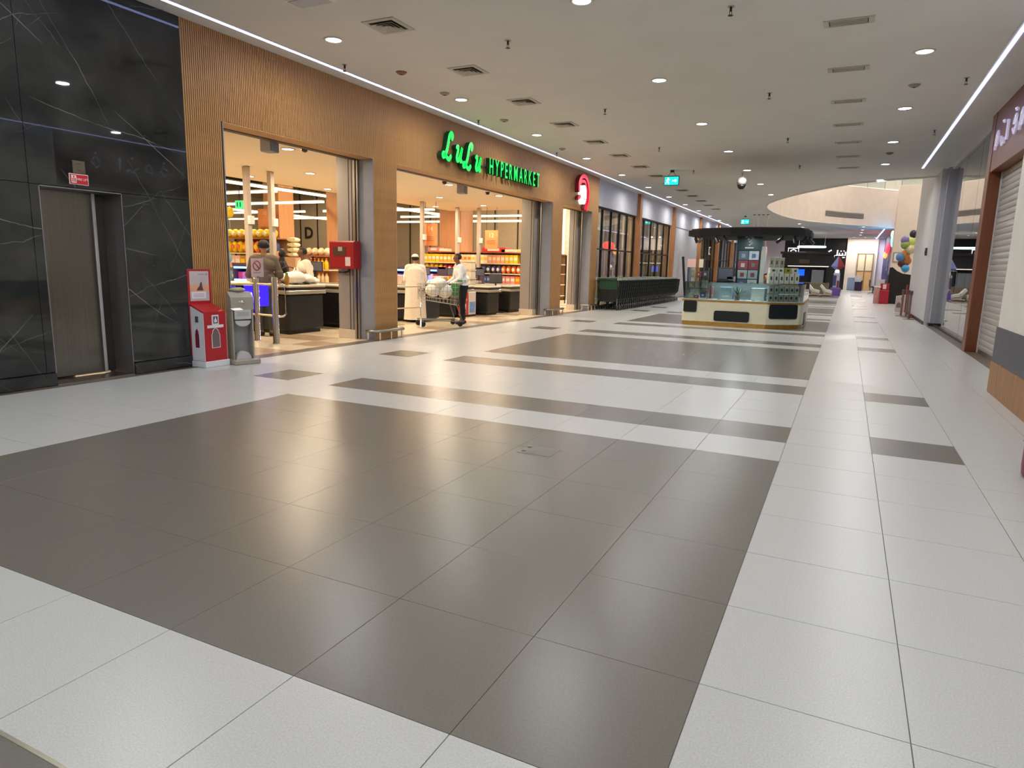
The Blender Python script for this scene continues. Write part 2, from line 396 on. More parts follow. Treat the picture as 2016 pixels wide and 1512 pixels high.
# upper storey around the opening
up = MB(); up.box(-12, 16, 18, 75, 9.0, 9.1); struct(up.build('ceiling_upper', M_WHITE), 'white ceiling of the storey above the atrium')
uf = plate(outer[:1]+[(16, -9), (16, 70), (-7.42, 70)], VOID, 6.27, 'floor_upper', M_WHITE); struct(uf, 'upper storey floor around the atrium opening')
MB().box(-12, 16, 62.2, 62.4, 6.3, 9.0).build('wall_upper', M_WHITE); struct(bpy.data.objects['wall_upper'], 'white wall of the storey above')
MB().box(-9.2, -9.0, 18, 62, 6.3, 9).build('wall_upper_left', M_GREYW); struct(bpy.data.objects['wall_upper_left'], 'pale side wall of the storey above')
for i, (x, y) in enumerate([(1, 29), (1, 35), (1, 41), (5, 30), (5, 38), (5, 46), (-6, 36), (-6, 44), (0, 57), (5, 57)]):
    t = thing('downlight', f'{nth(i)} added round lamp in the ceiling of the storey above the atrium', 'ceiling light', (x, y, 8.99), group='added lamps of the upper storey')
    MB().lathe([(0.2, -0.02), (0.22, 0.0)], 16).build('rim', M_WHITE, t); MB().lathe([(0.18, -0.025), (0.18, -0.018)], 16).build('lens', M_LENS, t)
    area('lamp', (x, y, 8.95), 620 if y == 57 else 150, 0.34, (1.0, 0.94, 0.88))  # unseen lamps added to brighten the cream fascia and the upper wall
# ---- left wall: black marble panels with the lift
wb = MB(); wb.box(XL-0.45, XL-0.035, -9, 4.14, 0, ZC); wb.box(XL-0.45, XL-0.035, 5.01, 5.87, 0, ZC); wb.box(XL-0.45, XL-0.035, 4.14, 5.01, 2.03, ZC)
wm = struct(wb.build('wall_left', M_BLACK), 'black marble clad wall around the lift')
def panel(y0, y1, z0, z1): MB().cbox(XL-0.035, XL, y0+0.002, y1-0.002, z0+0.002, z1-0.002, 0.002).build('panel', M_MARBLE, wm)
for y0, y1 in ((-9, -6.5), (-6.5, -4), (-4, -1.5), (-1.5, 1.2), (1.2, 4.05)):
    panel(y0, y1, 0.14, 2.035); panel(y0, y1, 2.035, ZC)
panel(4.05, 5.87, 2.035, ZC); panel(4.05, 4.14, 0.14, 2.035); panel(5.01, 5.87, 0.14, 2.035)
for y0, y1 in ((-9, 4.14), (5.01, 5.87)):
    b = MB().cbox(XL-0.035, XL+0.02, y0+0.003, y1, 0, 0.135, 0.006).build('baseboard_left', M_MARBLE); struct(b, 'black marble skirting beside the lift'+(' door on its right' if y0 > 0 else ' door on its left'))
# lift
lift = struct(bpy.data.objects.new('door_1', None), 'brushed steel lift doors set in the black marble'); COL.objects.link(lift)
xd = XL-0.30
fr = MB(); fr.box(xd-0.05, XL-0.004, 4.14, 4.15, 0, 2.03); fr.box(xd-0.05, XL-0.004, 5.0, 5.01, 0, 2.03); fr.box(xd-0.05, XL-0.004, 4.14, 5.01, 2.02, 2.03)
fr.build('frame', mat('lift_frame_steel', (150, 148, 150), 0.38, 0.9, var=0.05), lift)
MB().cbox(xd-0.03, xd, 4.15, 4.885, 0.03, 2.02, 0.003).build('door_panel', mat('lift_door_steel', (116, 112, 106), 0.2, 1.0, var=0.08, vscale=2, stretch=(40, 40, 0.4)), lift)
MB().cbox(xd-0.06, xd-0.03, 4.885, 5.0, 0.03, 2.02, 0.003).build('door_panel', bpy.data.materials['lift_door_steel'], lift)
MB().cbox(xd-0.03, xd+0.012, 4.85, 4.885, 0.03, 2.02, 0.004).build('door_edge', mat('edge_highlight', (226, 226, 230), 0.4, 0.7), lift)  # pale edge colour stands in for the LED highlight on the steel
MB().box(xd-0.06, XL+0.005, 4.15, 5.0, 0.0, 0.012).build('sill', M_STEEL, lift)
# fire lift sign and plate above
fs_ = thing('lift_sign', 'red fire lift sign above the steel lift doors', 'sign', (XL, 4.56, 2.115))
M_SIGNR = mat('sign_red', (200, 30, 48), 0.4); M_SIGNW = mat('sign_white', (235, 228, 226), 0.5)
MB().cbox(0, 0.006, -0.115, 0.085, -0.045, 0.065, 0.002).build('plate', M_SIGNW, fs_)
MB().cbox(0.004, 0.009, -0.108, 0.078, -0.038, 0.058, 0.001).build('face', M_SIGNR, fs_)
ic = MB(); ic.box(0.009, 0.011, -0.095, -0.045, -0.028, 0.048); ic.build('pictogram', M_SIGNW, fs_)
ic = MB(); ic.box(0.011, 0.0125, -0.087, -0.080, -0.02, 0.02); ic.box(0.011, 0.0125, -0.073, -0.066, -0.02, 0.03); ic.box(0.011, 0.0125, -0.060, -0.052, -0.02, 0.02); ic.ball((0.011, -0.07, 0.036), (0.002, 0.008, 0.008), 8, 6)
ic.build('pictogram_figure', M_SIGNR, fs_)
put_text('lettering', 'FIRE LIFT', 0.032, M_SIGNW, fs_, (0.0095, 0.02, 0.01), '+x', 0.001)
pl = thing('lift_plate', 'small brown engraved plate above the red lift sign', 'sign', (XL, 4.545, 2.185))
MB().cbox(0, 0.008, -0.055, 0.075, 0.0, 0.13, 0.003).build('plate', mat('bronze_plate', (112, 100, 86), 0.35, 0.6, var=0.1), pl)
MB().box(0.008, 0.0095, -0.01, 0.03, 0.03, 0.034).build('engraved_line', M_DARKM, pl); MB().box(0.008, 0.0095, -0.015, 0.035, 0.095, 0.099).build('engraved_line', M_DARKM, pl)
# ---- left wall: slatted oak facade with three openings
OP = [(6.43, 9.50), (10.15, 17.25), (18.0, 20.42)]       # openings along the facade
ZO = 3.06; YE = 21.0
wbk = MB(); yy = 5.87
for a, b in OP:
    wbk.box(XL-0.30, XL-0.022, yy, a, 0, ZC); wbk.box(XL-0.30, XL-0.022, a, b, ZO, ZC); yy = b
wbk.box(XL-0.30, XL-0.022, yy, YE, 0, ZC)
wf = struct(wbk.build('wall_left_facade', M_WOODB), 'slatted oak facade of the hypermarket')
sl_full = MB().cbox(-0.024, 0.0, -0.0105, 0.0105, 0.0, ZC, 0.003).mesh('slat', M_WOOD)
sl_top = MB().cbox(-0.024, 0.0, -0.0105, 0.0105, ZO+0.0, ZC, 0.003).mesh('slat', M_WOOD)
cnt = 0; rest = MB(); y = 5.885
while y < YE:
    over = any(a-0.005 < y < b+0.005 for a, b in OP)
    if cnt < 300: link('slat', sl_top if over else sl_full, wf, (XL, y, 0)); cnt += 1
    else: rest.box(XL-0.024, XL, y-0.0105, y+0.0105, ZO if over else 0, ZC)
    y += 0.030
tag(rest.build('distant_slats', M_WOOD, wf), kind='stuff')
for a, b in OP:   # oak soffit and dark shutter slot, blue grey reveals, shutter guides
    MB().box(XL-0.30, XL+0.002, a, b, ZO-0.012, ZO).build('soffit', M_WOOD, wf)
    MB().box(XL-0.43, XL-0.30, a, b, ZO-0.02, ZO+0.35).build('shutter_box', M_DARKM, wf)
    for yr, s in ((b, -1), (a, 1)):
        MB().box(XL-0.30, XL-0.002, min(yr, yr+s*0.012), max(yr, yr+s*0.012), 0, ZO-0.012).build('reveal', M_BLUEG, wf)
        g = MB(); g.box(XL-0.33, XL-0.30, min(yr, yr+s*0.05), max(yr, yr+s*0.05), 0, ZO); g.box(XL-0.40, XL-0.36, min(yr, yr+s*0.05), max(yr, yr+s*0.05), 0, ZO)
        g.build('shutter_guide', M_STEEL, wf)
        MB().box(XL-0.36, XL-0.33, min(yr, yr+s*0.03), max(yr, yr+s*0.03), 0, ZO).build('guide_slot', M_DARKM, wf)
# grey square columns standing just behind the piers
def column(name, x0, x1, y0, y1, z1, label, groove=True):
    t = struct(bpy.data.objects.new(name, None), label); COL.objects.link(t)
    MB().box(x0, x1, y0, y1, 0.15, z1).build('shaft', M_GREYC, t)
    MB().cbox(x0-0.012, x1+0.012, y0-0.012, y1+0.012, 0.0, 0.16, 0.004).build('plinth', mat('column_plinth', (206, 192, 172), 0.5, var=0.04), t)
    if groove:
        g = MB(); g.box(x1-0.10, x1-0.085, y0-0.003, y0, 0.16, z1); g.box(x1-0.03, x1-0.018, y0-0.003, y0, 0.16, z1); g.build('groove', M_DARKM, t)
    return t
column('column_1', -8.06, -7.71, 9.46, 10.15, 3.2, 'grey square column behind the first oak pier')
column('column_2', -8.10, -7.71, 17.0, 17.9, 3.2, 'grey square column behind the second oak pier')
column('column_3', -7.96, -7.71, 20.2, 20.95, 3.2, 'grey square column behind the narrow third opening')
# ---- left wall beyond: white fascia, oak piers, glazed windows
wl2 = struct(MB().box(XL-0.3, XL-0.10, YE, 62, 3.30, ZC).build('wall_left_far', M_GREYW), 'pale grey bulkhead above the side windows')
PIERS = [25.75, 31.5, 37.8, 43.5, 49.5, 55.5]
for i, yp in enumerate(PIERS):
    MB().cbox(XL-0.16, XL+0.02, yp, yp+0.30, 0, ZC-0.01, 0.01).build('oak_pier', M_WOODP, wl2)
MB().box(XL-0.34, XL-0.14, 32.0, 37.8, 0, 3.3).build('recess_panel', M_GREYW, wl2)
wins = [(21.05, 25.75), (26.05, 31.5), (38.1, 43.5), (43.8, 49.5), (49.8, 55.5)]
for i, (a, b) in enumerate(wins):
    wn = struct(bpy.data.objects.new(f'window_{i+1}', None), f'{nth(i)} tall side window of the hypermarket counted from the oak facade'); COL.objects.link(wn)
    fr = MB(); x0, x1 = XL-0.24, XL-0.17
    fr.box(x0, x1, a, b, 3.24, 3.30); fr.box(x0, x1, a, b, 0.0, 0.08); fr.build('frame', M_DARKM, wn)
    MB().box(x0, x1, a, b, 1.92, 1.97).build('transom', M_DARKM, wn)
    k = 5; st_ = (b-a)/k
    for j in range(k+1): MB().box(x0, x1, a+j*st_-0.03, a+j*st_+0.03, 0.0, 3.27).build('mullion', M_DARKM, wn)
    for j in range(k):
        for z0, z1 in ((0.08, 1.92), (1.97, 3.24)):
            MB().box(x0+0.03, x0+0.04, a+j*st_+0.03, a+(j+1)*st_-0.03, z0, z1).build('pane', M_GLASSW, wn)
# ---- recessed led strips in the ceiling
for nm, x, y0, y1, lb in (('led_strip', -6.985, -9, 46, 'long blue white led strip along the ceiling edge above the hypermarket'), ('led_strip', 1.51, -9, 21.3, 'straight led strip in the ceiling above the right hand shops')):
    t = thing(nm, lb, 'ceiling light', (x, 0, ZC-0.002))
    MB().box(-0.05, 0.05, y0, y1, -0.004, 0.0).build('trim', M_CEIL, t)
    MB().box(-0.022, 0.022, y0, y1, -0.012, -0.004).build('diffuser', M_LED, t)
# ---- right side: near wall, brown shop, glazed shop
wr = struct(MB().box(1.65, 2.3, -9, 9.62, 0, ZC).build('wall_right', M_WHITE), 'white wall with slate band and wood base at right')
MB().box(1.635, 1.65, -9, 9.625, 0.37, 0.77).build('slate_band', mat('slate_band', (86, 88, 98), 0.6, var=0.06, vscale=6), wr)
MB().box(1.630, 1.65, -9, 9.63, 0.0, 0.37).build('wood_base', mat('wood_grain_laminate', (150, 106, 58), 0.45, var=0.3, vscale=7, stretch=(6, 6, 0.5)), wr)
ws = struct(MB().box(2.04, 2.3, 9.62, 14.85, 3.12, ZC).build('wall_right_shop', M_BROWNF), 'brown clad front of the closed shop at right')
MB().cbox(2.03, 2.26, 14.5, 14.85, 0, ZC-0.002, 0.006).build('post', M_BROWNF, ws)
sh = struct(bpy.data.objects.new('door_2', None), 'closed grey roller shutter of the brown shop'); COL.objects.link(sh)
M_SHUT = mat('shutter_slat', (224, 223, 217), 0.22, 0.2, var=0.03)
slm = MB(); slm.smooth = True; slm.prism([(-0.002, 0.0), (-0.012, 0.02), (-0.016, 0.05), (-0.012, 0.08), (-0.002, 0.097), (0.006, 0.097), (0.006, 0.0)], 9.63, 14.5, 'y'); slm = slm.mesh('slat', M_SHUT)
for k in range(31): link('slat', slm, sh, (2.235, 0, 0.06+0.099*k))
MB().box(2.225, 2.255, 9.62, 14.5, 0, 0.06).build('bottom_bar', M_STEEL, sh); MB().box(2.21, 2.26, 14.46, 14.5, 0, 3.12).build('guide', M_GREYW, sh)
MB().box(2.30, 2.34, 9.6, 14.9, 0, ZC).build('shutter_backing', M_GREYW, sh)
# chrome lettering on the brown fascia: looping joined strokes
sg = thing('shop_sign', 'chrome script lettering on the brown fascia at the right edge', 'sign', (2.03, 0, 3.55))
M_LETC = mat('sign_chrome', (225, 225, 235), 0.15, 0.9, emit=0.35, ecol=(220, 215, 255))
def stroke(pts, r, y, z, name='letter', m=M_LETC, parent=sg, sy=1.0):
    MB().tube([(-0.02, y+a*sy, z+b) for a, b in pts], r, 7).build(name, m, parent)
for k, y in enumerate((14.1, 13.65, 13.2, 12.75, 12.3, 11.85, 11.4, 10.9)):
    s = [[(0, -.12), (-.05, .1), (-.12, .16), (-.2, .06), (-.14, -.06), (-.02, -.04)], [(0, .02), (-.1, -.12), (-.2, -.04), (-.28, -.12)], [(0, -.1), (0, .2)], [(0, .05), (-.12, .16), (-.22, .02), (-.1, -.1), (0, -.02)]][k % 4]
    stroke(s, 0.022, y, 0.0)
    if k % 2: MB().ball((-0.02, y-0.1, 0.24), 0.03, 8, 6).build('dot', M_LETC, sg)
# glazed shop
wg = struct(bpy.data.objects.new('window_6', None), 'tall frameless glass shopfront at right'); COL.objects.link(wg)
MB().box(2.12, 2.28, 14.86, 14.98, 0, ZC).build('frame_post', M_WHITE, wg)
fp = MB(); fp.box(2.12, 2.26, 21.3, 21.56, 0.06, ZC); fp.build('frame_post', mat('pale_frame', (176, 176, 184), 0.4, 0.2), wg); MB().box(2.09, 2.29, 21.27, 21.59, 0, 0.07).build('post_base', M_DARKM, wg)
MB().box(2.19, 2.29, 15, 21.3, ZC-0.06, ZC).build('head_channel', M_GREYW, wg); MB().box(2.20, 2.28, 15, 21.3, 0, 0.03).build('sill', M_DARKM, wg)
for a, b in ((15.0, 17.05), (17.07, 19.2), (19.22, 21.3)):
    MB().box(2.235, 2.247, a, b, 0.03, ZC-0.06).build('pane', M_GLASSR, wg)
MB().tube([(2.235, 18.95, 0.95), (2.18, 18.95, 0.95), (2.18, 18.95, 1.45), (2.235, 18.95, 1.45)], 0.014, 8).build('pull_handle', M_CHROME, wg)
rs = MB(); rs.box(8.0, 8.1, 14.9, 21.6, 0, ZC); rs.box(2.3, 8, 14.85, 14.9, 0, ZC); rs.box(2.2, 8, 21.55, 21.62, 0, ZC)
struct(rs.build('wall_right_inside', mat('dim_shop_wall', (128, 132, 132), 0.7, var=0.05)), 'plain grey walls inside the glazed shop')
MB().box(2.30, 8, 14.9, 21.55, -0.1, 0.0).build('floor_shop', M_TILE_L); struct(bpy.data.objects['floor_shop'], 'light tiled floor of the glazed shop')
# grey return wall and cream atrium column
wq = struct(MB().box(2.0, 2.6, 21.62, 27.6, 0, 9.0).build('wall_right_far', M_GREYW), 'pale grey wall block at the atrium corner')
MB().box(1.985, 2.0, 21.62, 27.6, 0, 0.09).build('baseboard', M_DARKM, wq)
struct(MB().cbox(1.95, 4.2, 40.0, 41.0, 0, 5.75, 0.01).build('column_4', M_CREAM), 'cream square column in the atrium')
MB().box(9.5, 9.7, 21.6, 62, 0, 9).build('wall_right_atrium', M_CREAM); struct(bpy.data.objects['wall_right_atrium'], 'cream side wall of the atrium')
# end wall with dark shop and cream door bay
we = struct(MB().box(-7.4, -4.95, 62, 62.3, 0, ZC).box(2.0, 14, 62, 62.3, 0, ZC).build('wall_back', mat('lilac_white_paint', (222, 216, 228), 0.7, var=0.03)), 'pale end wall of the mall')
wd = struct(MB().box(-4.95, -0.22, 62.1, 62.4, 0, ZC).build('wall_back_shop', M_BLACK), 'dark shop front at the far end')
MB().box(-0.22, 2.0, 61.8, 62.2, 0, ZC).build('wall_back_bay', M_CREAM); struct(bpy.data.objects['wall_back_bay'], 'cream bay with doors at the far end')
dd = struct(bpy.data.objects.new('door_3', None), 'oak framed double door in the cream end bay'); COL.objects.link(dd)
M_DOORP = mat('honey_door_panel', (222, 178, 118), 0.5, var=0.06)
for a in (0.64, 1.19):
    MB().cbox(a+0.03, a+0.51, 61.72, 61.78, 0.02, 1.5, 0.01).build('door_leaf', M_DOORP, dd); MB().cbox(a+0.03, a+0.51, 61.72, 61.78, 1.56, 2.85, 0.01).build('upper_pane', mat('frosted_pane', (226, 210, 176), 0.3), dd)
f = MB(); f.box(0.6, 0.66, 61.7, 61.8, 0, 2.92); f.box(1.16, 1.20, 61.69, 61.8, 0, 2.92); f.box(1.71, 1.77, 61.7, 61.8, 0, 2.92); f.box(0.6, 1.77, 61.7, 61.8, 2.86, 2.92); f.box(0.6, 1.77, 61.7, 61.8, 1.5, 1.56)
f.build('frame', mat('door_frame', (146, 124, 92), 0.5), dd)
MB().box(-9, -7.42, -9.3, -9, 0, ZC).box(-7.42, 1.65, -9.3, -9.0, 0, ZC).build('wall_behind', M_WHITE); struct(bpy.data.objects['wall_behind'], 'white end wall of the mall behind the camera')
# ---- store shell
struct(MB().box(-13.0, XL-0.43, 4.6, 21.2, 3.2, 3.3).build('ceiling_store', mat('store_ceiling_paint', (236, 222, 198), 0.85)), 'cream plaster ceiling over the checkouts')
struct(MB().box(-30, -13.0, 4.6, 62, 5.4, 5.5).box(-13.0, XL-0.30, 21.2, 62, 5.4, 5.5).build('ceiling_store_open', mat('dark_open_ceiling', (46, 36, 32), 0.9, var=0.2)), 'dark open ceiling over the sales floor')
struct(MB().box(-13.02, -12.96, 4.6, 21.2, 3.2, 5.4).build('trim_2', mat('dark_open_edge', (60, 40, 34), 0.9)), 'dark bulkhead at the edge of the checkout ceiling')
M_TAUPE = mat('taupe_store_wall', (150, 134, 112), 0.8, var=0.04)
sw = struct(MB().box(-30.2, -30, 4.6, 62, 0, 5.5).box(-30, -7.75, 4.4, 4.6, 0, 5.5).build('wall_store_back', M_TAUPE), 'taupe back wall of the hypermarket')
struct(MB().box(-30, -10.6, 30, 30.2, 0, 5.5).build('wall_store_end', M_TAUPE), 'taupe panelled end wall of the hypermarket')
g = MB()
for k in range(15): g.box(-29.5+k*1.25, -29.44+k*1.25, 29.97, 30.0, 0, 5.4)
g.build('panel_joint', M_DARKM, bpy.data.objects['wall_store_end'])
put_text('lettering', 'D', 0.85, M_DARKM, bpy.data.objects['wall_store_end'], (-27.6, 29.95, 2.86), '-y', 0.01, 0.02)
M_STCOL = mat('wood_tone_column', (206, 150, 106), 0.6, var=0.08, vscale=4, stretch=(8, 8, 0.4))
for i, (x0, x1, y0, y1, lb) in enumerate([(-14.0, -13.05, 15.95, 16.9, 'wood toned square column behind the first checkouts'), (-13.5, -12.6, 21.4, 22.3, 'wood toned square column behind the far checkouts'), (-20.7, -19.9, 20.0, 20.8, 'wood toned square column deep in the sales floor')]):
    struct(MB().cbox(x0, x1, y0, y1, 0, 3.35 if i < 2 else 5.4, 0.01).build(f'column_{i+5}', M_STCOL), lb)
# lit wall behind the side windows, slatted
wv = struct(MB().box(-10.6, -10.45, 23.5, 62, 0, 5.4).build('wall_store_side', mat('beige_inner_wall', (232, 218, 192), 0.7, var=0.08, vscale=3)), 'beige slatted wall seen behind the side windows')
g = MB()
yy = 23.6
while yy < 61: g.box(-10.45, -10.38, yy, yy+0.22, 0, 5.4); yy += 0.62
tag(g.build('battens', mat('brown_battens', (168, 146, 120), 0.7, var=0.1), wv), kind='stuff')
# ================================================================== CEILING FIXTURES
rim_me = MB(); rim_me.smooth = True; rim_me.lathe([(0.105, 0.0), (0.125, -0.004), (0.12, -0.012), (0.10, -0.012), (0.095, -0.002)], 24)
rim_me = rim_me.mesh('rim', M_WHITE)
lens_me = MB().lathe([(0.0, -0.006), (0.096, -0.006), (0.096, -0.001), (0.0, -0.001)], 24).mesh('lens', M_LENS)
def inside_void(x, y):
    c = False; n = len(VOID)
    for i in range(n):
        (x0, y0), (x1, y1) = VOID[i], VOID[i-1]
        if (y0 > y) != (y1 > y) and x < (x1-x0)*(y-y0)/(y1-y0)+x0: c = not c
    return c
rows = {'row beside the led strip over the hypermarket': [(-6.15-0.02*(7.22+3.31*k-7.2), 7.22+3.31*k) for k in range(-4, 16)],
        'middle row of the mall': [(-2.8, 7.22+3.31*k) for k in range(-4, 16)],
        'row beside the led strip at right': [(0.6, 7.1+3.3*k) for k in range(-4, 16)]}
for rn, pts in rows.items():
    i = nb = 0
    for x, y in pts:
        if inside_void(x, y) or inside_void(x+0.3, y-0.3) or inside_void(x-0.4, y): continue
        vis = y > 7
        lb = f'{nth(i)} round ceiling downlight from the camera, {rn}' if vis else f'{nth(nb)} downlight behind and above the camera, {rn}'
        t = thing('downlight', lb, 'ceiling light', (x, y, ZC), group='recessed downlights of the mall ceiling')
        link('rim', rim_me, t); link('lens', lens_me, t)
        area('lamp', (x, y, ZC-0.02), P_DOWN, 0.18, (0.985, 0.985, 0.985), spread=2.95)
        if vis: i += 1
        else: nb += 1
for k, x in enumerate((0.2, 0.95, 1.7)):
    t = thing('downlight', f'{nth(k)} spot from the left in the ceiling right before the cream end bay', 'ceiling light', (x, 60.6, ZC), group='spots before the end bay'); link('rim', rim_me, t); link('lens', lens_me, t); area('lamp', (x, 60.6, ZC-0.02), 45, 0.18, (1.0, 0.93, 0.84))
# square diffusers on the left, slot grilles on the right
M_VENTW = mat('vent_white', (196, 190, 178), 0.6); M_VENTD = mat('vent_dark', (74, 68, 62), 0.7)
def ring(b, o, i, z0, z1):
    b.box(-o, o, -o, -i, z0, z1); b.box(-o, o, i, o, z0, z1); b.box(-o, -i, -i, i, z0, z1); b.box(i, o, -i, i, z0, z1)
def square_vent(x, y, rz, lb):
    t = thing('ceiling_diffuser', lb, 'air vent', (x, y, ZC), rz, 'square ceiling diffusers')
    b = MB(); ring(b, 0.225, 0.17, -0.012, 0); b.build('frame', M_VENTW, t)
    MB().box(-0.17, 0.17, -0.17, 0.17, -0.002, 0).build('backing', M_VENTD, t)
    for s in (0.15, 0.105, 0.06):
        b = MB(); i_ = s-0.038; q = [(-s, -s), (s, -s), (s, s), (-s, s)]; p = [(-i_, -i_), (i_, -i_), (i_, i_), (-i_, i_)]
        b.add([(x_, y_, -0.030) for x_, y_ in q]+[(x_, y_, -0.003) for x_, y_ in p]+[(x_, y_, -0.026) for x_, y_ in q], [(k, (k+1) % 4, (k+1) % 4+4, k+4) for k in range(4)]+[(k, k+8, (k+1) % 4+8, (k+1) % 4) for k in range(4)]+[(k+8, k+4, (k+1) % 4+4, (k+1) % 4+8) for k in range(4)])
        b.build('louvre', M_VENTW, t)
for i in range(14):
    y = 7.06+1.985*i
    square_vent(-5.18-0.022*(y-7), y, 0, f'{nth(i)} square air diffuser from the camera, left ceiling row')
def slot_vent(x, y, lb):
    t = thing('ceiling_grille', lb, 'air vent', (x, y, ZC), 0, 'slot grilles in the ceiling')
    b = MB(); b.box(-0.26, -0.20, -0.11, 0.11, -0.012, 0); b.box(0.20, 0.26, -0.11, 0.11, -0.012, 0); b.box(-0.2, 0.2, -0.11, -0.085, -0.012, 0); b.box(-0.2, 0.2, 0.085, 0.11, -0.012, 0); b.build('frame', M_VENTW, t)
    MB().box(-0.2, 0.2, -0.085, 0.085, -0.002, 0).build('backing', M_VENTD, t)
    for k in range(3): MB().box(-0.19, 0.19, -0.062+k*0.05, -0.045+k*0.05, -0.014, -0.002).build('slat', M_VENTW, t)
for i in range(7): slot_vent(-0.26, 8.92+1.965*i, f'{nth(i)} slot air grille from the camera, right ceiling row')
# sprinklers
spk = None
SPK = sorted([(-1.39, 7.98), (-4.1, 8.08), (-6.75, 8.15), (-4.15, 12.05), (-1.38, 11.88), (-1.4, 15.89), (-4.2, 16.14), (1.25, 11.95), (-6.75, 12.1), (-1.4, 19.9), (-4.2, 20.1), (1.25, 15.9), (-6.75, 16.1)], key=lambda q: q[1])
for i, (x, y) in enumerate(SPK):
    nm = 'left ceiling edge' if x < -6 else 'left half of the ceiling' if x < -3 else 'ceiling centre' if x < 0 else 'right ceiling edge'
    t = thing('sprinkler', f'grey sprinkler head over the {nm}, {nth(sum(1 for a_, b_ in SPK[:i] if (a_ < -6, a_ < -3, a_ < 0) == (x < -6, x < -3, x < 0)))} one counted from the camera', 'sprinkler', (x, y, ZC), group='ceiling sprinklers')
    if spk is None:
        a = MB(); a.smooth = True; a.lathe([(0.035, -0.006), (0.038, 0)], 12); e = a.mesh('escutcheon', M_STEEL)
        b = MB(); b.lathe([(0.012, -0.05), (0.014, -0.004)], 8); b.tube([(-0.012, 0, -0.045), (-0.012, 0, -0.075), (0, 0, -0.085)], 0.003, 5); b.tube([(0.012, 0, -0.045), (0.012, 0, -0.075), (0, 0, -0.085)], 0.003, 5)
        c = MB(); c.lathe([(0.004, -0.082), (0.028, -0.088), (0.028, -0.091), (0.0, -0.092)], 12)
        spk = (e, b.mesh('frame_arms', M_DARKM), c.mesh('deflector', M_DARKM))
    for nm_, me in zip(('escutcheon', 'frame_arms', 'deflector'), spk): link(nm_, me, t)
# smoke detectors and speakers
for i, (x, y, kind, lb) in enumerate([(-6.2, 8.76, 'r', 'small reddish smoke detector disc on the ceiling near the led strip'), (-6.25, 10.05, 'g', 'grey ceiling detector disc close to the second left downlight'), (-6.26, 12.25, 'g', 'flat round ceiling speaker above the green sign'), (0.62, 12.12, 'g', 'flat round ceiling speaker between the right downlights'), (0.61, 18.5, 'r', 'small reddish detector disc far along the right downlights'), (-6.4, 15.6, 'g', 'round ceiling detector above the letters of the sign')]):
    t = thing('ceiling_detector', lb, 'detector', (x, y, ZC))
    col = mat('detector_red', (150, 96, 80), 0.5) if kind == 'r' else mat('detector_grey', (158, 152, 142), 0.5)
    a = MB(); a.smooth = True; a.lathe([(0.0, -0.035), (0.05, -0.032), (0.075, -0.012), (0.085, 0)], 18); a.build('body', col, t)
    a = MB(); a.lathe([(0.0, -0.042), (0.02, -0.04), (0.025, -0.033)], 12); a.build('sensor', M_VENTD, t)
# hanging exit signs
def exit_sign(x, y, lb, s=1.0):
    t = thing('exit_sign', lb, 'exit sign', (x, y, ZC), 0, 'hanging exit signs')
    MB().box(-0.05, 0.05, -0.03, 0.03, -0.06, 0).build('mount', M_DARKM, t)
    b = MB(); b.tube([(-0.12, 0, -0.17), (-0.03, 0, -0.05)], 0.006, 5); b.tube([(0.12, 0, -0.17), (0.03, 0, -0.05)], 0.006, 5); b.build('bracket', M_DARKM, t)
    MB().cbox(-0.21, 0.21, -0.03, 0.03, -0.42, -0.16, 0.008).build('housing', mat('exit_housing', (60, 110, 104), 0.5), t)
    MB().box(-0.195, 0.195, -0.034, -0.03, -0.405, -0.185).build('face', mat('exit_green', (30, 190, 170), 0.4, emit=1.6, ecol=(20, 200, 190)), t)
    W = mat('exit_white', (235, 255, 250), 0.4, emit=2.5, ecol=(225, 255, 250))
    b = MB(); b.ball((-0.10, -0.035, -0.225), (0.018, 0.003, 0.018), 8, 6)
    for q in ([(-0.10, -0.24), (-0.115, -0.31)], [(-0.115, -0.31), (-0.08, -0.335), (-0.085, -0.385)], [(-0.115, -0.31), (-0.14, -0.35), (-0.17, -0.36)], [(-0.10, -0.25), (-0.065, -0.275), (-0.05, -0.255)], [(-0.10, -0.25), (-0.14, -0.27), (-0.15, -0.30)]):
        b.tube([(a, -0.036, c) for a, c in q], 0.010, 5)
    b.build('running_figure', W, t)
    b = MB(); b.box(0.02, 0.11, -0.037, -0.034, -0.307, -0.283); b.prism([(0.10, -0.34), (0.16, -0.295), (0.10, -0.25)], -0.037, -0.034, 'y'); b.build('arrow', W, t)
exit_sign(-4.76, 19.9, 'green running man exit sign hanging before the dome camera')
exit_sign(-4.98, 37.19, 'small far green exit sign hanging beyond the kiosk canopy')
# hanging camera
t = thing('dome_camera', 'grey dome security camera hanging from the mid ceiling', 'camera', (-2.99, 20.96, ZC))
MB().lathe([(0.02, -0.15), (0.02, 0)], 8).build('stem', M_GREYC, t); a = MB(); a.smooth = True; a.lathe([(0.13, -0.34), (0.14, -0.22), (0.10, -0.14), (0.02, -0.12)], 18); a.build('housing', M_GREYC, t)
a = MB(); a.smooth = True; a.lathe([(0.0, -0.47), (0.07, -0.45), (0.11, -0.39), (0.12, -0.34)], 18); a.build('dome', M_BLACK, t); a = MB(); a.lathe([(0.0, -0.485), (0.03, -0.48), (0.035, -0.46)], 10); a.build('lens', M_WPLAS, t)
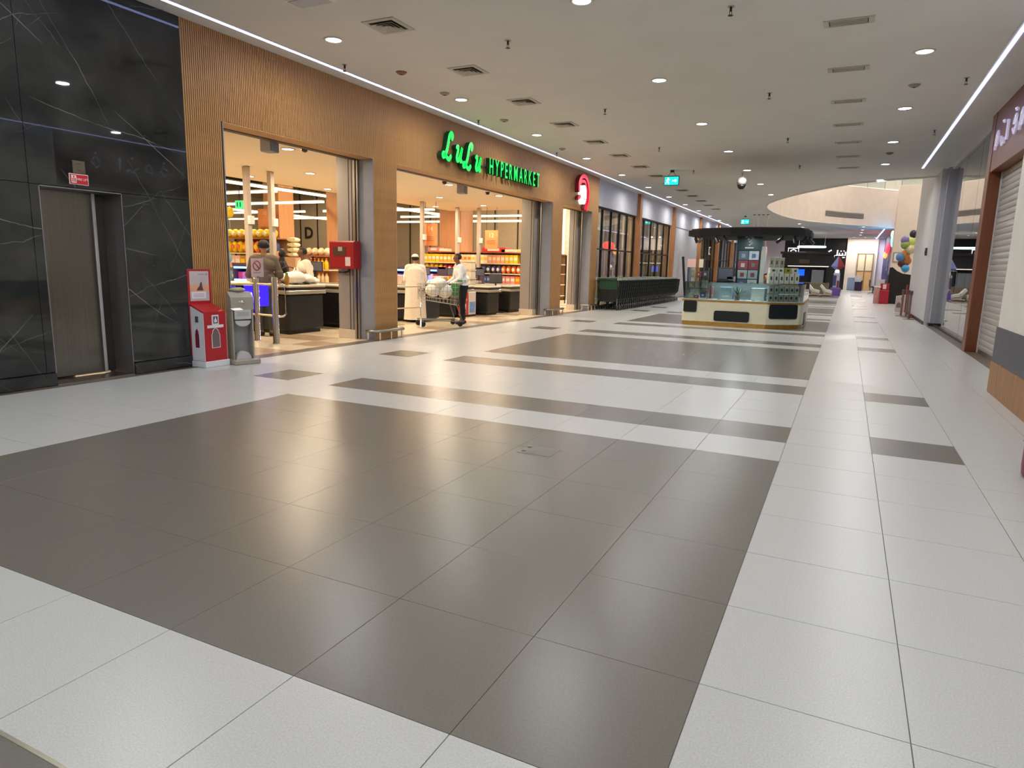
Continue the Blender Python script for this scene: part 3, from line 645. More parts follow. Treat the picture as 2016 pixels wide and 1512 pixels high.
# panel cut by the top edge of the picture
t = thing('ceiling_panel', 'white rounded panel hanging at the top edge of the picture', 'ceiling panel', (-5.42, 6.02, ZC))
MB().cbox(-0.27, 0.27, -0.16, 0.12, -0.06, -0.012, 0.02).build('body', M_WPLAS, t); MB().box(-0.22, 0.22, -0.12, 0.08, -0.066, -0.06).build('underside', M_GREYW, t); MB().box(-0.05, 0.05, -0.05, 0.05, -0.012, 0).build('mount', M_GREYC, t)

# ================================================================== SIGNS ON THE FACADE
M_GRN = mat('sign_green', (10, 215, 85), 0.4, emit=1.15, ecol=(0, 232, 84)); M_GRND = mat('sign_green_side', (10, 80, 40), 0.5)
sg2 = thing('store_sign', 'green lit lettering LuLu HYPERMARKET on the oak facade', 'sign', (XL+0.02, 0, 3.25))
def ribbon(pts, wd, x0, x1, rounds=6):
    """stroke with round ends and an extruded depth, in the plane of the wall"""
    b = MB(); P = [Vector((p[0], p[1])) for p in pts]
    L_ = []; R_ = []
    for i, p in enumerate(P):
        t = (P[min(i+1, len(P)-1)]-P[max(i-1, 0)]).normalized(); nn = Vector((-t.y, t.x)); wv = wd if not isinstance(wd, list) else wd[i]
        L_.append(p+nn*wv); R_.append(p-nn*wv)
    n = len(P); vs = []; fs = []
    for i in range(n): vs += [(x1, L_[i].x, L_[i].y), (x1, R_[i].x, R_[i].y), (x0, L_[i].x, L_[i].y), (x0, R_[i].x, R_[i].y)]
    for i in range(n-1):
        a, c = 4*i, 4*(i+1); fs += [(a, a+1, c+1, c), (a+2, c+2, c+3, a+3), (a, c, c+2, a+2), (a+1, a+3, c+3, c+1)]
    fs += [(0, 2, 3, 1), (4*n-4, 4*n-3, 4*n-1, 4*n-2)]
    b.add(vs, fs); b.m = [0 if k % 4 == 0 and k < 4*(n-1) else 1 for k in range(len(fs))]
    for p, wv in ((P[0], wd if not isinstance(wd, list) else wd[0]), (P[-1], wd if not isinstance(wd, list) else wd[-1])):
        n0 = len(b.f); b.prism([(p.x+wv*math.cos(2*PI*k/10), p.y+wv*math.sin(2*PI*k/10)) for k in range(10)], x0, x1+0.0006, 'x')
        for k in range(n0, len(b.f)): b.m[k] = 0 if all(b.v[v_][0] > (x0+x1)/2 for v_ in b.f[k]) else 1
    return b
def smooth_pts(pts, k=6):
    out = []; n = len(pts)
    for i in range(n-1):
        p0, p1, p2, p3 = pts[max(i-1, 0)], pts[i], pts[i+1], pts[min(i+2, n-1)]
        for j in range(k):
            t = j/k
            out.append(tuple(0.5*((2*p1[d])+(-p0[d]+p2[d])*t+(2*p0[d]-5*p1[d]+4*p2[d]-p3[d])*t*t+(-p0[d]+3*p1[d]-3*p2[d]+p3[d])*t**3) for d in (0, 1)))
    out.append(pts[-1]); return out
def script_L(y, z, s):
    p = [(0.44, 0.80), (0.46, 0.93), (0.37, 1.0), (0.28, 0.88), (0.25, 0.62), (0.21, 0.34), (0.12, 0.10), (0.02, 0.05), (0.0, 0.16), (0.10, 0.18), (0.24, 0.06), (0.38, 0.0), (0.47, 0.12)]
    ribbon(smooth_pts([(y+(a+0.16*b-0.06)*s*1.2, z+b*s) for a, b in p]), 0.047*s/0.55, 0.0, 0.10).build('letter', [M_GRN, M_GRND], sg2)
def script_u(y, z, s):
    p = [(0.02, 0.52), (0.10, 0.56), (0.12, 0.40), (0.08, 0.16), (0.14, 0.04), (0.24, 0.12), (0.34, 0.40), (0.37, 0.56), (0.34, 0.30), (0.34, 0.06), (0.42, 0.06)]
    ribbon(smooth_pts([(y+(a+0.16*b-0.03)*s*1.1, z+b*s) for a, b in p]), 0.041*s/0.55, 0.0, 0.10).build('letter', [M_GRN, M_GRND], sg2)
script_L(11.52, 0.10, 0.50); script_u(11.97, 0.10, 0.52); script_L(12.30, 0.02, 0.50); script_u(12.75, 0.02, 0.52)
y = 13.38
for ch in 'HYPERMARKET':
    me = text_mesh(ch, 0.47, 0.05, 0.004, 0.60); me.materials.clear(); me.materials.append(M_GRN); me.materials.append(M_GRND)
    for p_ in me.polygons: p_.material_index = 0 if p_.normal.z > 0.7 else 1
    xs = [v.co.x for v in me.vertices]; wdt = max(xs)-min(xs); cx = (max(xs)+min(xs))/2
    zs = [v.co.y for v in me.vertices]; cz = (max(zs)+min(zs))/2
    me.transform(Matrix.Rotation(PI/2, 4, 'Z') @ Matrix.Rotation(PI/2, 4, 'X') @ Matrix.Translation((-cx, -cz, 0)))
    link('letter', me, sg2, (0.06, y+wdt/2, 0.205)); y += wdt+0.092
rl = MB(); rl.box(0.0, 0.01, 11.5, 16.2, 0.16, 0.19); rl.build('mounting_rail', M_GRND, sg2)
area('sign_glow', (XL+0.35, 13.9, 3.75), 10, 0.3, (0.1, 1.0, 0.35), 'RECTANGLE', 4.4, rot=(PI, 0, 0)) if False else None
M_ERED = mat('emblem_red', (240, 10, 50), 0.4, emit=1.0, ecol=(255, 8, 45)); M_ERD = mat('emblem_side', (120, 10, 28), 0.5); M_EWH = mat('emblem_white', (240, 255, 250), 0.4, emit=1.2, ecol=(235, 255, 250))
em = thing('emblem_sign', 'red hooked emblem with a white lit oval beside the green lettering', 'sign', (XL+0.02, 19.3, 3.5))
ribbon(smooth_pts([(-0.46, 0.02), (-0.44, 0.26), (-0.24, 0.42), (0.06, 0.44), (0.26, 0.30), (0.36, 0.05), (0.34, -0.25), (0.22, -0.46)]), 0.055, 0.0, 0.12).build('hook', [M_ERED, M_ERD], em)
ribbon(smooth_pts([(-0.38, 0.20), (-0.20, 0.30), (0.04, 0.30), (0.18, 0.16), (0.24, -0.05), (0.20, -0.28), (0.10, -0.46)]), 0.042, 0.0, 0.11).build('inner_hook', [M_ERED, M_ERD], em)
ribbon([(-0.44, -0.20), (-0.30, -0.14)], 0.05, 0.0, 0.10).build('stub', [M_ERED, M_ERD], em)
MB().prism([(-0.06+0.165*math.cos(2*PI*k/28), -0.07+0.27*math.sin(2*PI*k/28)) for k in range(28)], 0.0, 0.14, 'x').build('oval', M_EWH, em)
ribbon([(-0.08, -0.22), (-0.03, -0.18)], 0.012, 0.14, 0.146).build('oval_mark', M_GRND, em)
# ================================================================== FRONT STANDS, RAILS, BOX
# donation box
db = thing('donation_box', 'red and white donation box with poster backboard by the marble wall', 'donation box', (-7.18, 5.95, 0), 0)
M_DW = mat('donation_white', (222, 226, 232), 0.4); M_DR = mat('donation_red', (176, 18, 34), 0.4, var=0.04)
MB().cbox(-0.15, 0.145, -0.185, 0.185, 0, 0.075, 0.005).build('plinth', M_DW, db)
pr = [(-0.115, 0.075), (0.125, 0.075), (0.125, 0.69), (-0.115, 0.78)]
b = MB(); b.prism([(a, c) for a, c in pr], -0.165, 0.165, 'y'); b.build('body', M_DR, db)
for y0, y1 in ((-0.172, -0.165), (0.165, 0.172)):
    MB().prism([(-0.10, 0.08), (0.122, 0.08), (0.122, 0.672), (-0.10, 0.755)], y0, y1, 'y').build('side_panel', M_DW, db)
MB().cbox(-0.145, -0.115, -0.172, 0.172, 0.075, 1.21, 0.004).build('backboard', M_DR, db)
po = MB().box(-0.115, -0.112, -0.145, 0.135, 0.815, 1.185).build('poster', mat('poster_sky', (196, 186, 190), 0.5, var=0.08, vscale=4), db)
MB().box(-0.112, -0.1115, -0.145, 0.135, 0.93, 1.02).build('poster_sunset', mat('poster_orange', (224, 170, 140), 0.5, var=0.1, vscale=9), po)
b = MB(); b.prism([(-0.05, 0.945), (-0.03, 0.98), (-0.005, 1.0), (0.01, 1.045), (0.03, 1.05), (0.035, 0.99), (0.05, 0.945)], -0.1118, -0.111, 'x'); b.build('poster_figure', mat('poster_brown', (86, 58, 56), 0.6), po)
MB().box(-0.1122, -0.111, -0.125, 0.085, 0.845, 0.93).build('notice', mat('notice_paper', (232, 230, 238), 0.6), po)
b = MB(); b.box(-0.1112, -0.1106, -0.02, 0.07, 1.14, 1.15); b.box(-0.1112, -0.1106, 0.09, 0.115, 1.135, 1.16); [b.box(-0.111, -0.1105, -0.1, 0.06, 0.865+0.017*k, 0.870+0.017*k) for k in range(3)]; b.build('print', mat('print_lilac', (150, 140, 170), 0.6), po)
bo = MB().box(-0.035, 0.025, -0.075, 0.075, 0.735, 0.737).build('slot', M_DW, db); bo.rotation_euler = (0, 0.36, 0); bo.location = (0.262, 0, 0.05)
MB().cbox(0.125, 0.133, -0.052, 0.052, 0.52, 0.65, 0.004).build('badge', M_DW, db); MB().box(0.133, 0.135, -0.034, 0.034, 0.545, 0.632).build('badge_dark', mat('badge_dark', (88, 74, 84), 0.5), db)
b = MB(); b.prism([(-0.02, 0.555), (-0.022, 0.59), (-0.01, 0.6), (-0.006, 0.622), (0.006, 0.622), (0.006, 0.6), (0.018, 0.59), (0.02, 0.56)], 0.135, 0.1365, 'x'); b.build('badge_figure', M_DW, db)
MB().cbox(0.125, 0.131, -0.122, 0.122, 0.488, 0.525, 0.003).build('banner', M_DW, db)
arch = [(-0.055, 0.245), (0.055, 0.245), (0.055, 0.40), (0.042, 0.43), (0.038, 0.452), (0.0, 0.485), (-0.038, 0.452), (-0.042, 0.43), (-0.055, 0.40)]
MB().prism([(a*1.16, (c-0.365)*1.07+0.365) for a, c in arch], 0.125, 0.1275, 'x').build('window_frame', M_DW, db)
MB().prism(arch, 0.1275, 0.129, 'x').build('window', mat('smoky_acrylic', (112, 100, 106), 0.15), db)
MB().prism([(a*0.62, c) for a, c in arch], -0.174, -0.172, 'y').build('side_window', mat('side_window_red', (128, 40, 58), 0.3), db)
MB().box(-0.02, 0.035, -0.1745, -0.172, 0.56, 0.635).build('side_badge', mat('badge_dark', (88, 74, 84), 0.5), db)
# sanitiser stand
ss = thing('sanitiser_stand', 'grey pedestal hand sanitiser stand beside the red donation box', 'sanitiser stand', (-7.03, 6.33, 0), -0.30); ss.scale = (1.2, 1.3, 1.0)
M_SG = mat('stand_grey', (158, 153, 140), 0.45, var=0.04); M_SG2 = mat('stand_inner', (150, 150, 154), 0.5)
MB().cbox(-0.12, 0.14, -0.135, 0.135, 0, 0.06, 0.008).build('base', M_SG, ss)
b = MB(); b.box(-0.07, -0.045, -0.11, 0.11, 0.06, 0.86); b.box(-0.045, 0.05, -0.11, -0.095, 0.06, 0.80); b.box(-0.045, 0.05, 0.095, 0.11, 0.06, 0.80); b.build('body', M_SG, ss)
MB().box(-0.045, -0.04, -0.095, 0.095, 0.06, 0.62).build('back_panel', M_SG2, ss)
b = MB(); b.prism([(-0.07, 0.70), (0.06, 0.70), (0.05, 0.86), (-0.02, 0.93), (-0.07, 0.93)], -0.115, 0.115, 'y'); b.build('dispenser_head', M_SG, ss)
b = MB(); b.smooth = True; b.ball((0.052, 0.0, 0.80), (0.012, 0.035, 0.016), 10, 6); b.build('nozzle', M_CHROME, ss)
MB().box(0.055, 0.060, -0.085, 0.085, 0.58, 0.70).build('label_plate', mat('label_paper', (190, 192, 192), 0.5), ss)
b = MB(); [b.box(0.060, 0.061, -0.06, 0.06, 0.625+0.018*k, 0.631+0.018*k) for k in range(3)]; b.build('label_print', M_GPLAS, ss)
MB().prism([(0.08*math.cos(PI+PI*k/10), 0.56+0.075*math.sin(PI+PI*k/10)) for k in range(11)], 0.045, 0.055, 'x').build('drip_tray', M_GREYW, ss)
MB().prism([(0.075*math.cos(PI*k/10), 0.06+0.10*math.sin(PI*k/10)) for k in range(11)], -0.03, 0.05, 'x').build('foot_pedal', M_GREYW, ss)
t = thing('wipes_pack', 'pale crumpled pack lying on top of the sanitiser stand', 'pack', (-7.08, 6.34, 0.93), -0.3)
b = MB(); b.smooth = True; b.ball((-0.0, 0, 0.025), (0.06, 0.11, 0.028), 12, 8); b.build('pack', mat('pack_beige', (178, 170, 140), 0.6, var=0.15, vscale=20), t); MB().box(-0.03, 0.03, -0.05, 0.05, 0.048, 0.056).build('flap', mat('pack_silver', (196, 204, 200), 0.2, 0.5), t)
# gate with posts and rails in the first opening
ga = thing('entrance_gate', 'chrome entrance gate with looped rails in the first opening', 'gate', (0, 0, 0))
def post(x, y, h, r=0.028, p=ga):
    b = MB(); b.smooth = True; b.lathe([(0.06, 0.0), (0.06, 0.012), (r, 0.02), (r, h-0.01), (r*0.8, h), (0, h)], 16, (x, y, 0)); b.build('post', M_CHROME, p)
post(-8.22, 8.11, 1.07, 0.05); post(-8.77, 8.24, 1.05, 0.05)
b = MB(); b.smooth = True; b.tube([(-8.22, 8.12, 0.95), (-8.21, 8.28, 0.95), (-8.21, 8.33, 0.91), (-8.21, 8.33, 0.48), (-8.21, 8.28, 0.44), (-8.22, 8.12, 0.44)], 0.018, 8); b.build('end_loop', M_CHROME, ga)
for z in (0.95, 0.45):
    b = MB(); b.smooth = True; b.tube([(-8.22, 8.11, z), (-8.77, 8.24, z), (-8.9, 7.2, z), (-8.9, 6.2, z)], 0.017, 8); b.build('rail', mat('warm_steel', (225, 200, 160), 0.3, 0.8), ga)
MB().box(-8.90, -8.895, 6.3, 8.1, 0.48, 0.92).build('panel', M_GLASS, ga)
ns = thing('prohibition_sign', 'white sign with red crossed circle standing on the gate post', 'sign', (-8.73, 8.25, 1.04))
MB().cbox(0, 0.008, -0.13, 0.13, 0.02, 0.32, 0.002).build('board', mat('sign_paper', (212, 196, 200), 0.5), ns)
b = MB(); b.tube([(0.010, -0.015+0.075*math.cos(2*PI*k/24), 0.205+0.075*math.sin(2*PI*k/24)) for k in range(24)], 0.009, 6, closed=True); b.tube([(0.010, -0.065, 0.255), (0.010, 0.035, 0.155)], 0.008, 6); b.build('crossed_circle', mat('sign_dull_red', (160, 60, 70), 0.5), ns)
b = MB(); [b.box(0.008, 0.010, -0.085+0.022*k, -0.070+0.022*k, 0.085, 0.098) for k in range(7)]; b.build('caption', mat('sign_grey_text', (130, 110, 116), 0.6), ns)
MB().box(0.0, 0.01, -0.02, 0.02, 0.0, 0.03).build('clip', M_CHROME, ns)
bs = thing('blue_screen_sign', 'glowing blue sign with white script seen through the gate', 'sign', (-9.0, 8.28, 0.55))
M_BLU = mat('sign_blue_lit', (50, 30, 245), 0.4, emit=1.1, ecol=(45, 25, 255)); M_BLW = mat('sign_lilac_lit', (205, 190, 255), 0.4, emit=1.3, ecol=(190, 170, 255))
MB().cbox(-0.03, 0.0, -0.38, 0.46, 0.0, 0.36, 0.006).build('panel', M_BLU, bs)
ribbon([(-0.33, 0.03), (-0.22, 0.33)], 0.008, 0.0, 0.005).build('diagonal', [M_BLW, M_BLW], bs)
ribbon(smooth_pts([(-0.16, 0.22), (-0.10, 0.24), (-0.09, 0.15), (-0.03, 0.16), (-0.01, 0.24), (0.01, 0.15), (0.06, 0.15), (0.07, 0.24), (0.09, 0.16), (0.14, 0.16), (0.17, 0.22), (0.20, 0.27), (0.24, 0.26), (0.20, 0.20), (0.17, 0.15), (0.25, 0.15)]), 0.012, 0.0, 0.005).build('script', [M_BLW, M_BLW], bs)
ribbon([(-0.1, 0.10), (0.16, 0.10)], 0.005, 0.0, 0.005).build('underline', [M_BLW, M_BLW], bs)
MB().prism([(-0.27+0.025*math.cos(2*PI*k/10), 0.07+0.025*math.sin(2*PI*k/10)) for k in range(10)], 0.0, 0.006, 'x').build('dot', mat('sign_pink_lit', (235, 130, 170), 0.4, emit=0.8), bs)
b = MB(); b.box(-0.03, -0.01, -0.25, -0.22, -0.55, 0.0); b.box(-0.03, -0.01, 0.2, 0.23, -0.55, 0.0); b.build('stand_leg', M_DARKM, bs)
# fire hose cabinet on the grey column
fb = thing('fire_cabinet', 'red fire hose cabinet fixed to the grey column', 'fire cabinet', (-7.80, 9.44, 1.22))
MB().cbox(-0.30, 0.26, -0.16, 0.0, 0.0, 0.47, 0.008).build('body', M_RED, fb)
MB().cbox(-0.285, 0.245, -0.172, -0.158, 0.015, 0.455, 0.005).build('door', mat('red_door', (160, 20, 26), 0.35), fb)
MB().box(-0.20, 0.07, -0.176, -0.172, 0.22, 0.37).build('window', mat('cabinet_window', (92, 62, 48), 0.1), fb); MB().box(-0.09, 0.0, -0.178, -0.176, 0.30, 0.37).build('window_sticker', mat('sticker_grey', (176, 168, 172), 0.4), fb)
MB().box(0.06, 0.17, -0.175, -0.172, 0.05, 0.20).build('notice', mat('notice_white', (226, 206, 206), 0.5), fb)
b = MB(); b.tube([(0.03, -0.05, 0.0), (0.02, -0.05, -0.05), (-0.05, -0.05, -0.06), (-0.18, -0.05, -0.06)], 0.016, 8); b.build('hose_pipe', M_DARKM, fb)
# bumper rails round the piers
def bumper(y0, y1, lb):
    t = thing('bumper_rail', lb, 'bumper rail', (0, 0, 0), group='low steel trolley bumpers')
    b = MB(); b.smooth = True
    b.tube([(XL-0.12, y0-0.10, 0.16), (XL+0.05, y0-0.10, 0.16), (XL+0.10, y0-0.05, 0.16), (XL+0.10, y1+0.05, 0.16), (XL+0.05, y1+0.10, 0.16), (XL-0.12, y1+0.10, 0.16)], 0.027, 10); b.build('rail', M_STEEL, t)
    for x, y in ((XL+0.10, y0), (XL+0.10, (y0+y1)/2), (XL+0.10, y1), (XL-0.08, y0-0.10), (XL-0.08, y1+0.10)):
        MB().lathe([(0.03, 0), (0.03, 0.008), (0.016, 0.012), (0.016, 0.15)], 10, (x, y, 0)).build('leg', M_CHROME, t)
bumper(9.5, 10.15, 'steel bumper rail round the foot of the first oak pier'); bumper(17.25, 18.0, 'steel bumper rail round the foot of the second oak pier'); bumper(20.15, 20.75, 'steel bumper rail at the far oak pier beside the trolleys')
# barrier in the second opening
br = thing('barrier_rail', 'slim chrome barrier with two rails beside the robed man', 'barrier', (0, 0, 0))
for x, y in ((-8.07, 12.07), (-8.3, 10.9)):
    b = MB(); b.smooth = True; b.lathe([(0.05, 0), (0.05, 0.01), (0.017, 0.016), (0.017, 0.90), (0.01, 0.91)], 12, (x, y, 0)); b.build('post', M_CHROME, br)
for z in (0.86, 0.42): MB().tube([(-8.07, 12.07, z), (-8.3, 10.9, z)], 0.013, 7).build('rail', bpy.data.materials['warm_steel'], br)
# maroon stool cut by the right edge
t = thing('stool', 'maroon round stool cut off by the right edge', 'stool', (1.40, 5.55, 0))
a = MB(); a.smooth = True; a.lathe([(0.17, 0.0), (0.195, 0.02), (0.20, 0.08), (0.20, 0.24), (0.19, 0.275), (0.15, 0.285)], 28); a.build('seat_drum', mat('maroon_vinyl', (128, 26, 58), 0.4, var=0.06), t)
a = MB(); a.tube([(0.202*math.cos(2*PI*k/28), 0.202*math.sin(2*PI*k/28), 0.245) for k in range(28)], 0.006, 6, closed=True); a.build('piping', mat('maroon_dark', (84, 18, 40), 0.5), t)
# ================================================================== HYPERMARKET INTERIOR
WARM = (1.0, 0.81, 0.58)
i = 0
for x in (-8.7, -10.6, -12.4):
    for y in (6.4, 9.0, 11.6, 14.2, 16.8, 19.4):
        t = thing('store_downlight', f'{nth(i)} warm downlight in the checkout ceiling counted from the lift side', 'ceiling light', (x, y, 3.2), group='warm downlights over the checkouts')
        link('rim', rim_me, t); link('lens', lens_me, t); area('lamp', (x, y, 3.18), P_STORE, 0.18, WARM); i += 1
M_BAR = mat('bar_light', (255, 240, 210), 0.4, emit=P_BAR, ecol=(255, 226, 176))
bars = [('y', -14.5, 7.5, 17.0), ('y', -15.0, 19.5, 25.2)]+[('x', 15.0, -21, -15.0), ('x', 18.1, -21, -16.0), ('x', 18.1, -28, -22), ('x', 21.5, -19.0, -13.8), ('x', 21.5, -27, -20), ('x', 24.8, -17.6, -11.0), ('x', 24.8, -28, -19), ('x', 27.8, -20.0, -11.2), ('y', -22.4, 20, 27.5)]
for i, b_ in enumerate(bars):
    t = thing('bar_light', f'{nth(i)} long white bar light hanging over the sales floor', 'pendant light', (0, 0, 3.3), group='linear pendant lights of the store')
    if b_[0] == 'y': bx = (b_[1]-0.05, b_[1]+0.05, b_[2], b_[3])
    else: bx = (b_[2], b_[3], b_[1]-0.05, b_[1]+0.05)
    MB().box(bx[0], bx[1], bx[2], bx[3], -0.04, 0.02).build('diffuser', M_BAR, t); MB().box(bx[0], bx[1], bx[2], bx[3], 0.02, 0.05).build('housing', M_WPLAS, t)
    w_ = MB()
    for q in (0.1, 0.9):
        px, py = bx[0]+(bx[1]-bx[0])*q, bx[2]+(bx[3]-bx[2])*q; w_.box(px-0.006, px+0.006, py-0.006, py+0.006, 0.05, 2.1)
    w_.build('suspension', M_DARKM, t)
def high_bay(lb, x, y, z, p, d, c, grp):
    t = thing('pendant_lamp', lb, 'pendant light', (x, y, z), 0, grp)
    a = MB(); a.smooth = True; a.lathe([(d*0.52, 0.0), (d*0.50, 0.06), (d*0.25, 0.16), (0.04, 0.20)], 20); a.build('shade', M_DARKM, t); MB().tube([(0, 0, 0.2), (0, 0, 5.4-z)], 0.01, 6).build('cord', M_DARKM, t)
    area('lamp', (x, y, z-0.005), p, d, c)
for i, (x, y) in enumerate([(-16.5, 10), (-16.5, 15), (-17, 20), (-16, 26), (-22, 15), (-22, 22), (-26, 27), (-12, 25.5), (-13, 28)]):
    high_bay(f'{nth(i)} added high bay fill lamp under the dark open ceiling of the sales floor', x, y, 5.05, 180, 0.6, (1.0, 0.80, 0.54), 'added fill lamps of the sales floor')  # unseen lamps with shades, added to brighten the sales floor
for i, y in enumerate((24.5, 29, 34, 40.5, 46.5, 53)): high_bay(f'{nth(i)} dome pendant lamp behind the side windows counted from the oak facade', -8.9, y, 4.2, 420, 0.5, (1.0, 0.9, 0.74), 'pendant lamps behind the side windows')
# square posts of the checkout lanes
M_POST = mat('post_beige', (184, 172, 158), 0.6, var=0.03)
for i, (x, y, lb) in enumerate([(-11.15, 10.35, 'left of the two pale square posts in the first opening'), (-11.3, 11.15, 'right of the two pale square posts in the first opening'), (-11.85, 17.8, 'leftmost pale square post in the second opening'), (-11.85, 19.9, 'middle pale square post in the second opening'), (-11.25, 20.3, 'rightmost pale square post in the second opening')]):
    t = thing('lane_post', lb, 'post', (x, y, 0), 0, 'square posts behind the checkouts')
    MB().cbox(-0.055, 0.055, -0.055, 0.055, 0, 3.195, 0.006).build('shaft', M_POST, t); MB().cbox(-0.07, 0.07, -0.07, 0.07, 0, 0.12, 0.005).build('foot', M_STEEL, t)
    MB().cbox(0.056, 0.12, -0.07, 0.07, 2.05, 2.22, 0.01).build('junction_box', M_WPLAS, t)
# domes, speaker and camera under the opening head
for i, (x, y, lb) in enumerate([(-8.0, 6.95, 'leftmost dome camera under the checkout ceiling'), (-8.1, 8.75, 'dome camera near the right end of the first opening'), (-8.0, 10.9, 'dome camera at the left end of the second opening'), (-8.2, 13.2, 'dome camera above the robed man'), (-8.3, 15.4, 'dome camera left of the second grey column')]):
    t = thing('dome_camera', lb, 'camera', (x, y, 3.2), 0, 'dome cameras inside the store')
    a = MB(); a.smooth = True; a.lathe([(0.065, -0.06), (0.07, 0)], 16); a.build('mount', M_WPLAS, t); a = MB(); a.smooth = True; a.lathe([(0, -0.13), (0.04, -0.115), (0.06, -0.06)], 16); a.build('dome', mat('dome_brown', (80, 48, 42), 0.15), t)
for i, (x, y, lb) in enumerate([(-7.95, 7.85, 'grey box speaker hanging under the first opening head'), (-8.1, 13.8, 'grey box speaker hanging under the second opening head')]):
    t = thing('box_speaker', lb, 'speaker', (x, y, 3.2), 0.2)
    MB().cbox(-0.10, 0.10, -0.10, 0.10, -0.27, -0.03, 0.012).build('case', M_BLUEG, t); MB().box(-0.03, 0.03, -0.03, 0.03, -0.03, 0).build('bracket', M_GREYW, t); MB().box(-0.08, 0.08, -0.106, -0.10, -0.25, -0.05).build('grille', M_GREYC, t)
# checkouts
M_BELT = mat('belt', (60, 56, 52), 0.6); M_TOPC = mat('counter_top', (228, 214, 188), 0.35, var=0.03); M_BAND = mat('counter_band', (196, 190, 172), 0.3, 0.5)
M_SCR = mat('till_screen', (46, 48, 58), 0.2)
def checkout(x, y0, y1, zt, ln, lb, scr=True):
    t = thing('checkout_counter', lb, 'checkout', (x, y0, 0), 0, 'checkout lanes'); d = y1-y0
    MB().cbox(-ln, -0.04, 0.03, d-0.03, 0.06, zt-0.17, 0.03).build('body', M_BLACK, t)
    MB().box(-ln, -0.10, 0.08, d-0.08, 0, 0.06).build('kick_plinth', M_DARKM, t)
    MB().cbox(-ln-0.02, 0.0, 0.0, d, zt-0.17, zt-0.10, 0.008).build('band', M_BAND, t)
    MB().box(-ln-0.01, -0.012, 0.012, d-0.012, zt-0.10, zt-0.045).build('bumper_strip', mat('bumper_brown', (58, 40, 30), 0.5), t)
    MB().cbox(-ln-0.02, 0.0, 0.0, d, zt-0.045, zt, 0.01).build('top', M_TOPC, t)
    MB().box(-ln*0.55, -0.05, d*0.25, d*0.8, zt, zt+0.004).build('belt', M_BELT, t)
    if scr:
        b = MB(); b.box(-ln*0.62-0.02, -ln*0.62+0.02, d*0.85-0.02, d*0.85+0.02, zt, zt+0.26); b.build('screen_post', M_DARKM, t)
        m = MB().cbox(-0.17, 0.17, -0.015, 0.015, -0.1, 0.12, 0.008).build('monitor', M_SCR, t, (-ln*0.62, d*0.85, zt+0.33), 0.5)
        MB().box(-0.15, 0.15, -0.018, -0.0155, -0.08, 0.10).build('screen', mat('screen_grey', (96, 98, 112), 0.15), m)
        MB().cbox(-ln*0.6-0.12, -ln*0.6+0.12, d*0.5, d*0.72, zt, zt+0.09, 0.01).build('card_reader', M_GPLAS, t)
    return t
checkout(-9.0, 9.22, 10.2, 0.90, 2.3, 'black checkout counter with bags on top in the first opening')
checkout(-9.1, 10.8, 11.65, 0.88, 2.2, 'black checkout counter half hidden by the grey column')
checkout(-8.65, 12.95, 13.85, 0.82, 2.4, 'black checkout counter behind the robed man')
checkout(-8.8, 14.75, 15.68, 0.80, 2.4, 'black checkout counter with the red panelled end')
checkout(-8.55, 16.0, 16.75, 0.78, 2.4, 'black checkout counter just right of the red panelled one')
checkout(-8.6, 17.45, 18.4, 0.77, 2.4, 'rightmost black checkout counter in the second opening')
# red and blue panel stand at the counter end
t = thing('panel_stand', 'red panel with white notice and blue panel at a checkout end', 'display stand', (-8.76, 14.8, 0))
MB().cbox(0, 0.03, 0.0, 0.44, 0.05, 0.64, 0.01).build('red_panel', mat('panel_red', (206, 48, 44), 0.45), t); MB().box(0.03, 0.034, 0.12, 0.32, 0.12, 0.34).build('notice', M_WPLAS, t); MB().box(0.034, 0.036, 0.16, 0.28, 0.15, 0.31).build('notice_mark', mat('mark_red', (200, 90, 80), 0.5), t); MB().box(0.03, 0.034, 0.06, 0.38, 0.42, 0.48).build('band', mat('panel_pink', (230, 150, 140), 0.5), t)
MB().cbox(0, 0.025, 0.48, 0.86, 0.05, 0.64, 0.01).build('pale_panel', mat('panel_pale', (232, 214, 200), 0.45), t); MB().box(0.025, 0.028, 0.52, 0.82, 0.10, 0.38).build('blue_print', mat('panel_blue', (120, 160, 210), 0.45, var=0.15, vscale=12), t)
MB().box(0.0, 0.02, 0.0, 0.86, 0, 0.05).build('foot', M_DARKM, t)
# bags and goods on the counters
M_BAG = mat('white_bag', (240, 236, 222), 0.45, var=0.06, vscale=9, bump=0.6, bscale=14)
def bag(x, y, z, r, lb, knot=False, seed=0):
    rnd = random.Random(seed); t = thing('plastic_bag', lb, 'bag', (x, y, z), 0, 'white plastic bags')
    b = MB(); b.smooth = True; b.ball((0, 0, r[2]), r, 18, 12)
    b.v = [(a*(1+0.09*math.sin(9*c+seed)+rnd.uniform(-.05, .05)), d*(1+0.09*math.cos(8*a/r[0]+seed)+rnd.uniform(-.05, .05)), max(0.0, c*(1+rnd.uniform(-.05, .05)))) for a, d, c in b.v]
    b.build('sack', M_BAG, t)
    h = MB(); h.smooth = True
    for s in (-1, 1): h.tube([(s*r[0]*0.2, 0, r[2]*1.8), (s*r[0]*0.35, 0.01, r[2]*2.0), (s*r[0]*0.2, 0.02, r[2]*(2.5 if knot else 2.1)), (s*r[0]*0.05, 0, r[2]*1.85)], 0.012, 6)
    h.build('handles', M_BAG, t)
    MB().box(r[0]*0.55, r[0]*0.57, -r[1]*0.3, r[1]*0.3, r[2]*0.7, r[2]*1.2).build('print', mat('bag_print', (110, 160, 140), 0.5), t)
bag(-9.18, 9.58, 0.905, (0.17, 0.19, 0.12), 'large white carrier bag nearest the gate on the first counter', True, 1)
bag(-9.2, 9.90, 0.905, (0.15, 0.14, 0.09), 'white carrier bag in the middle of the first counter', False, 2)
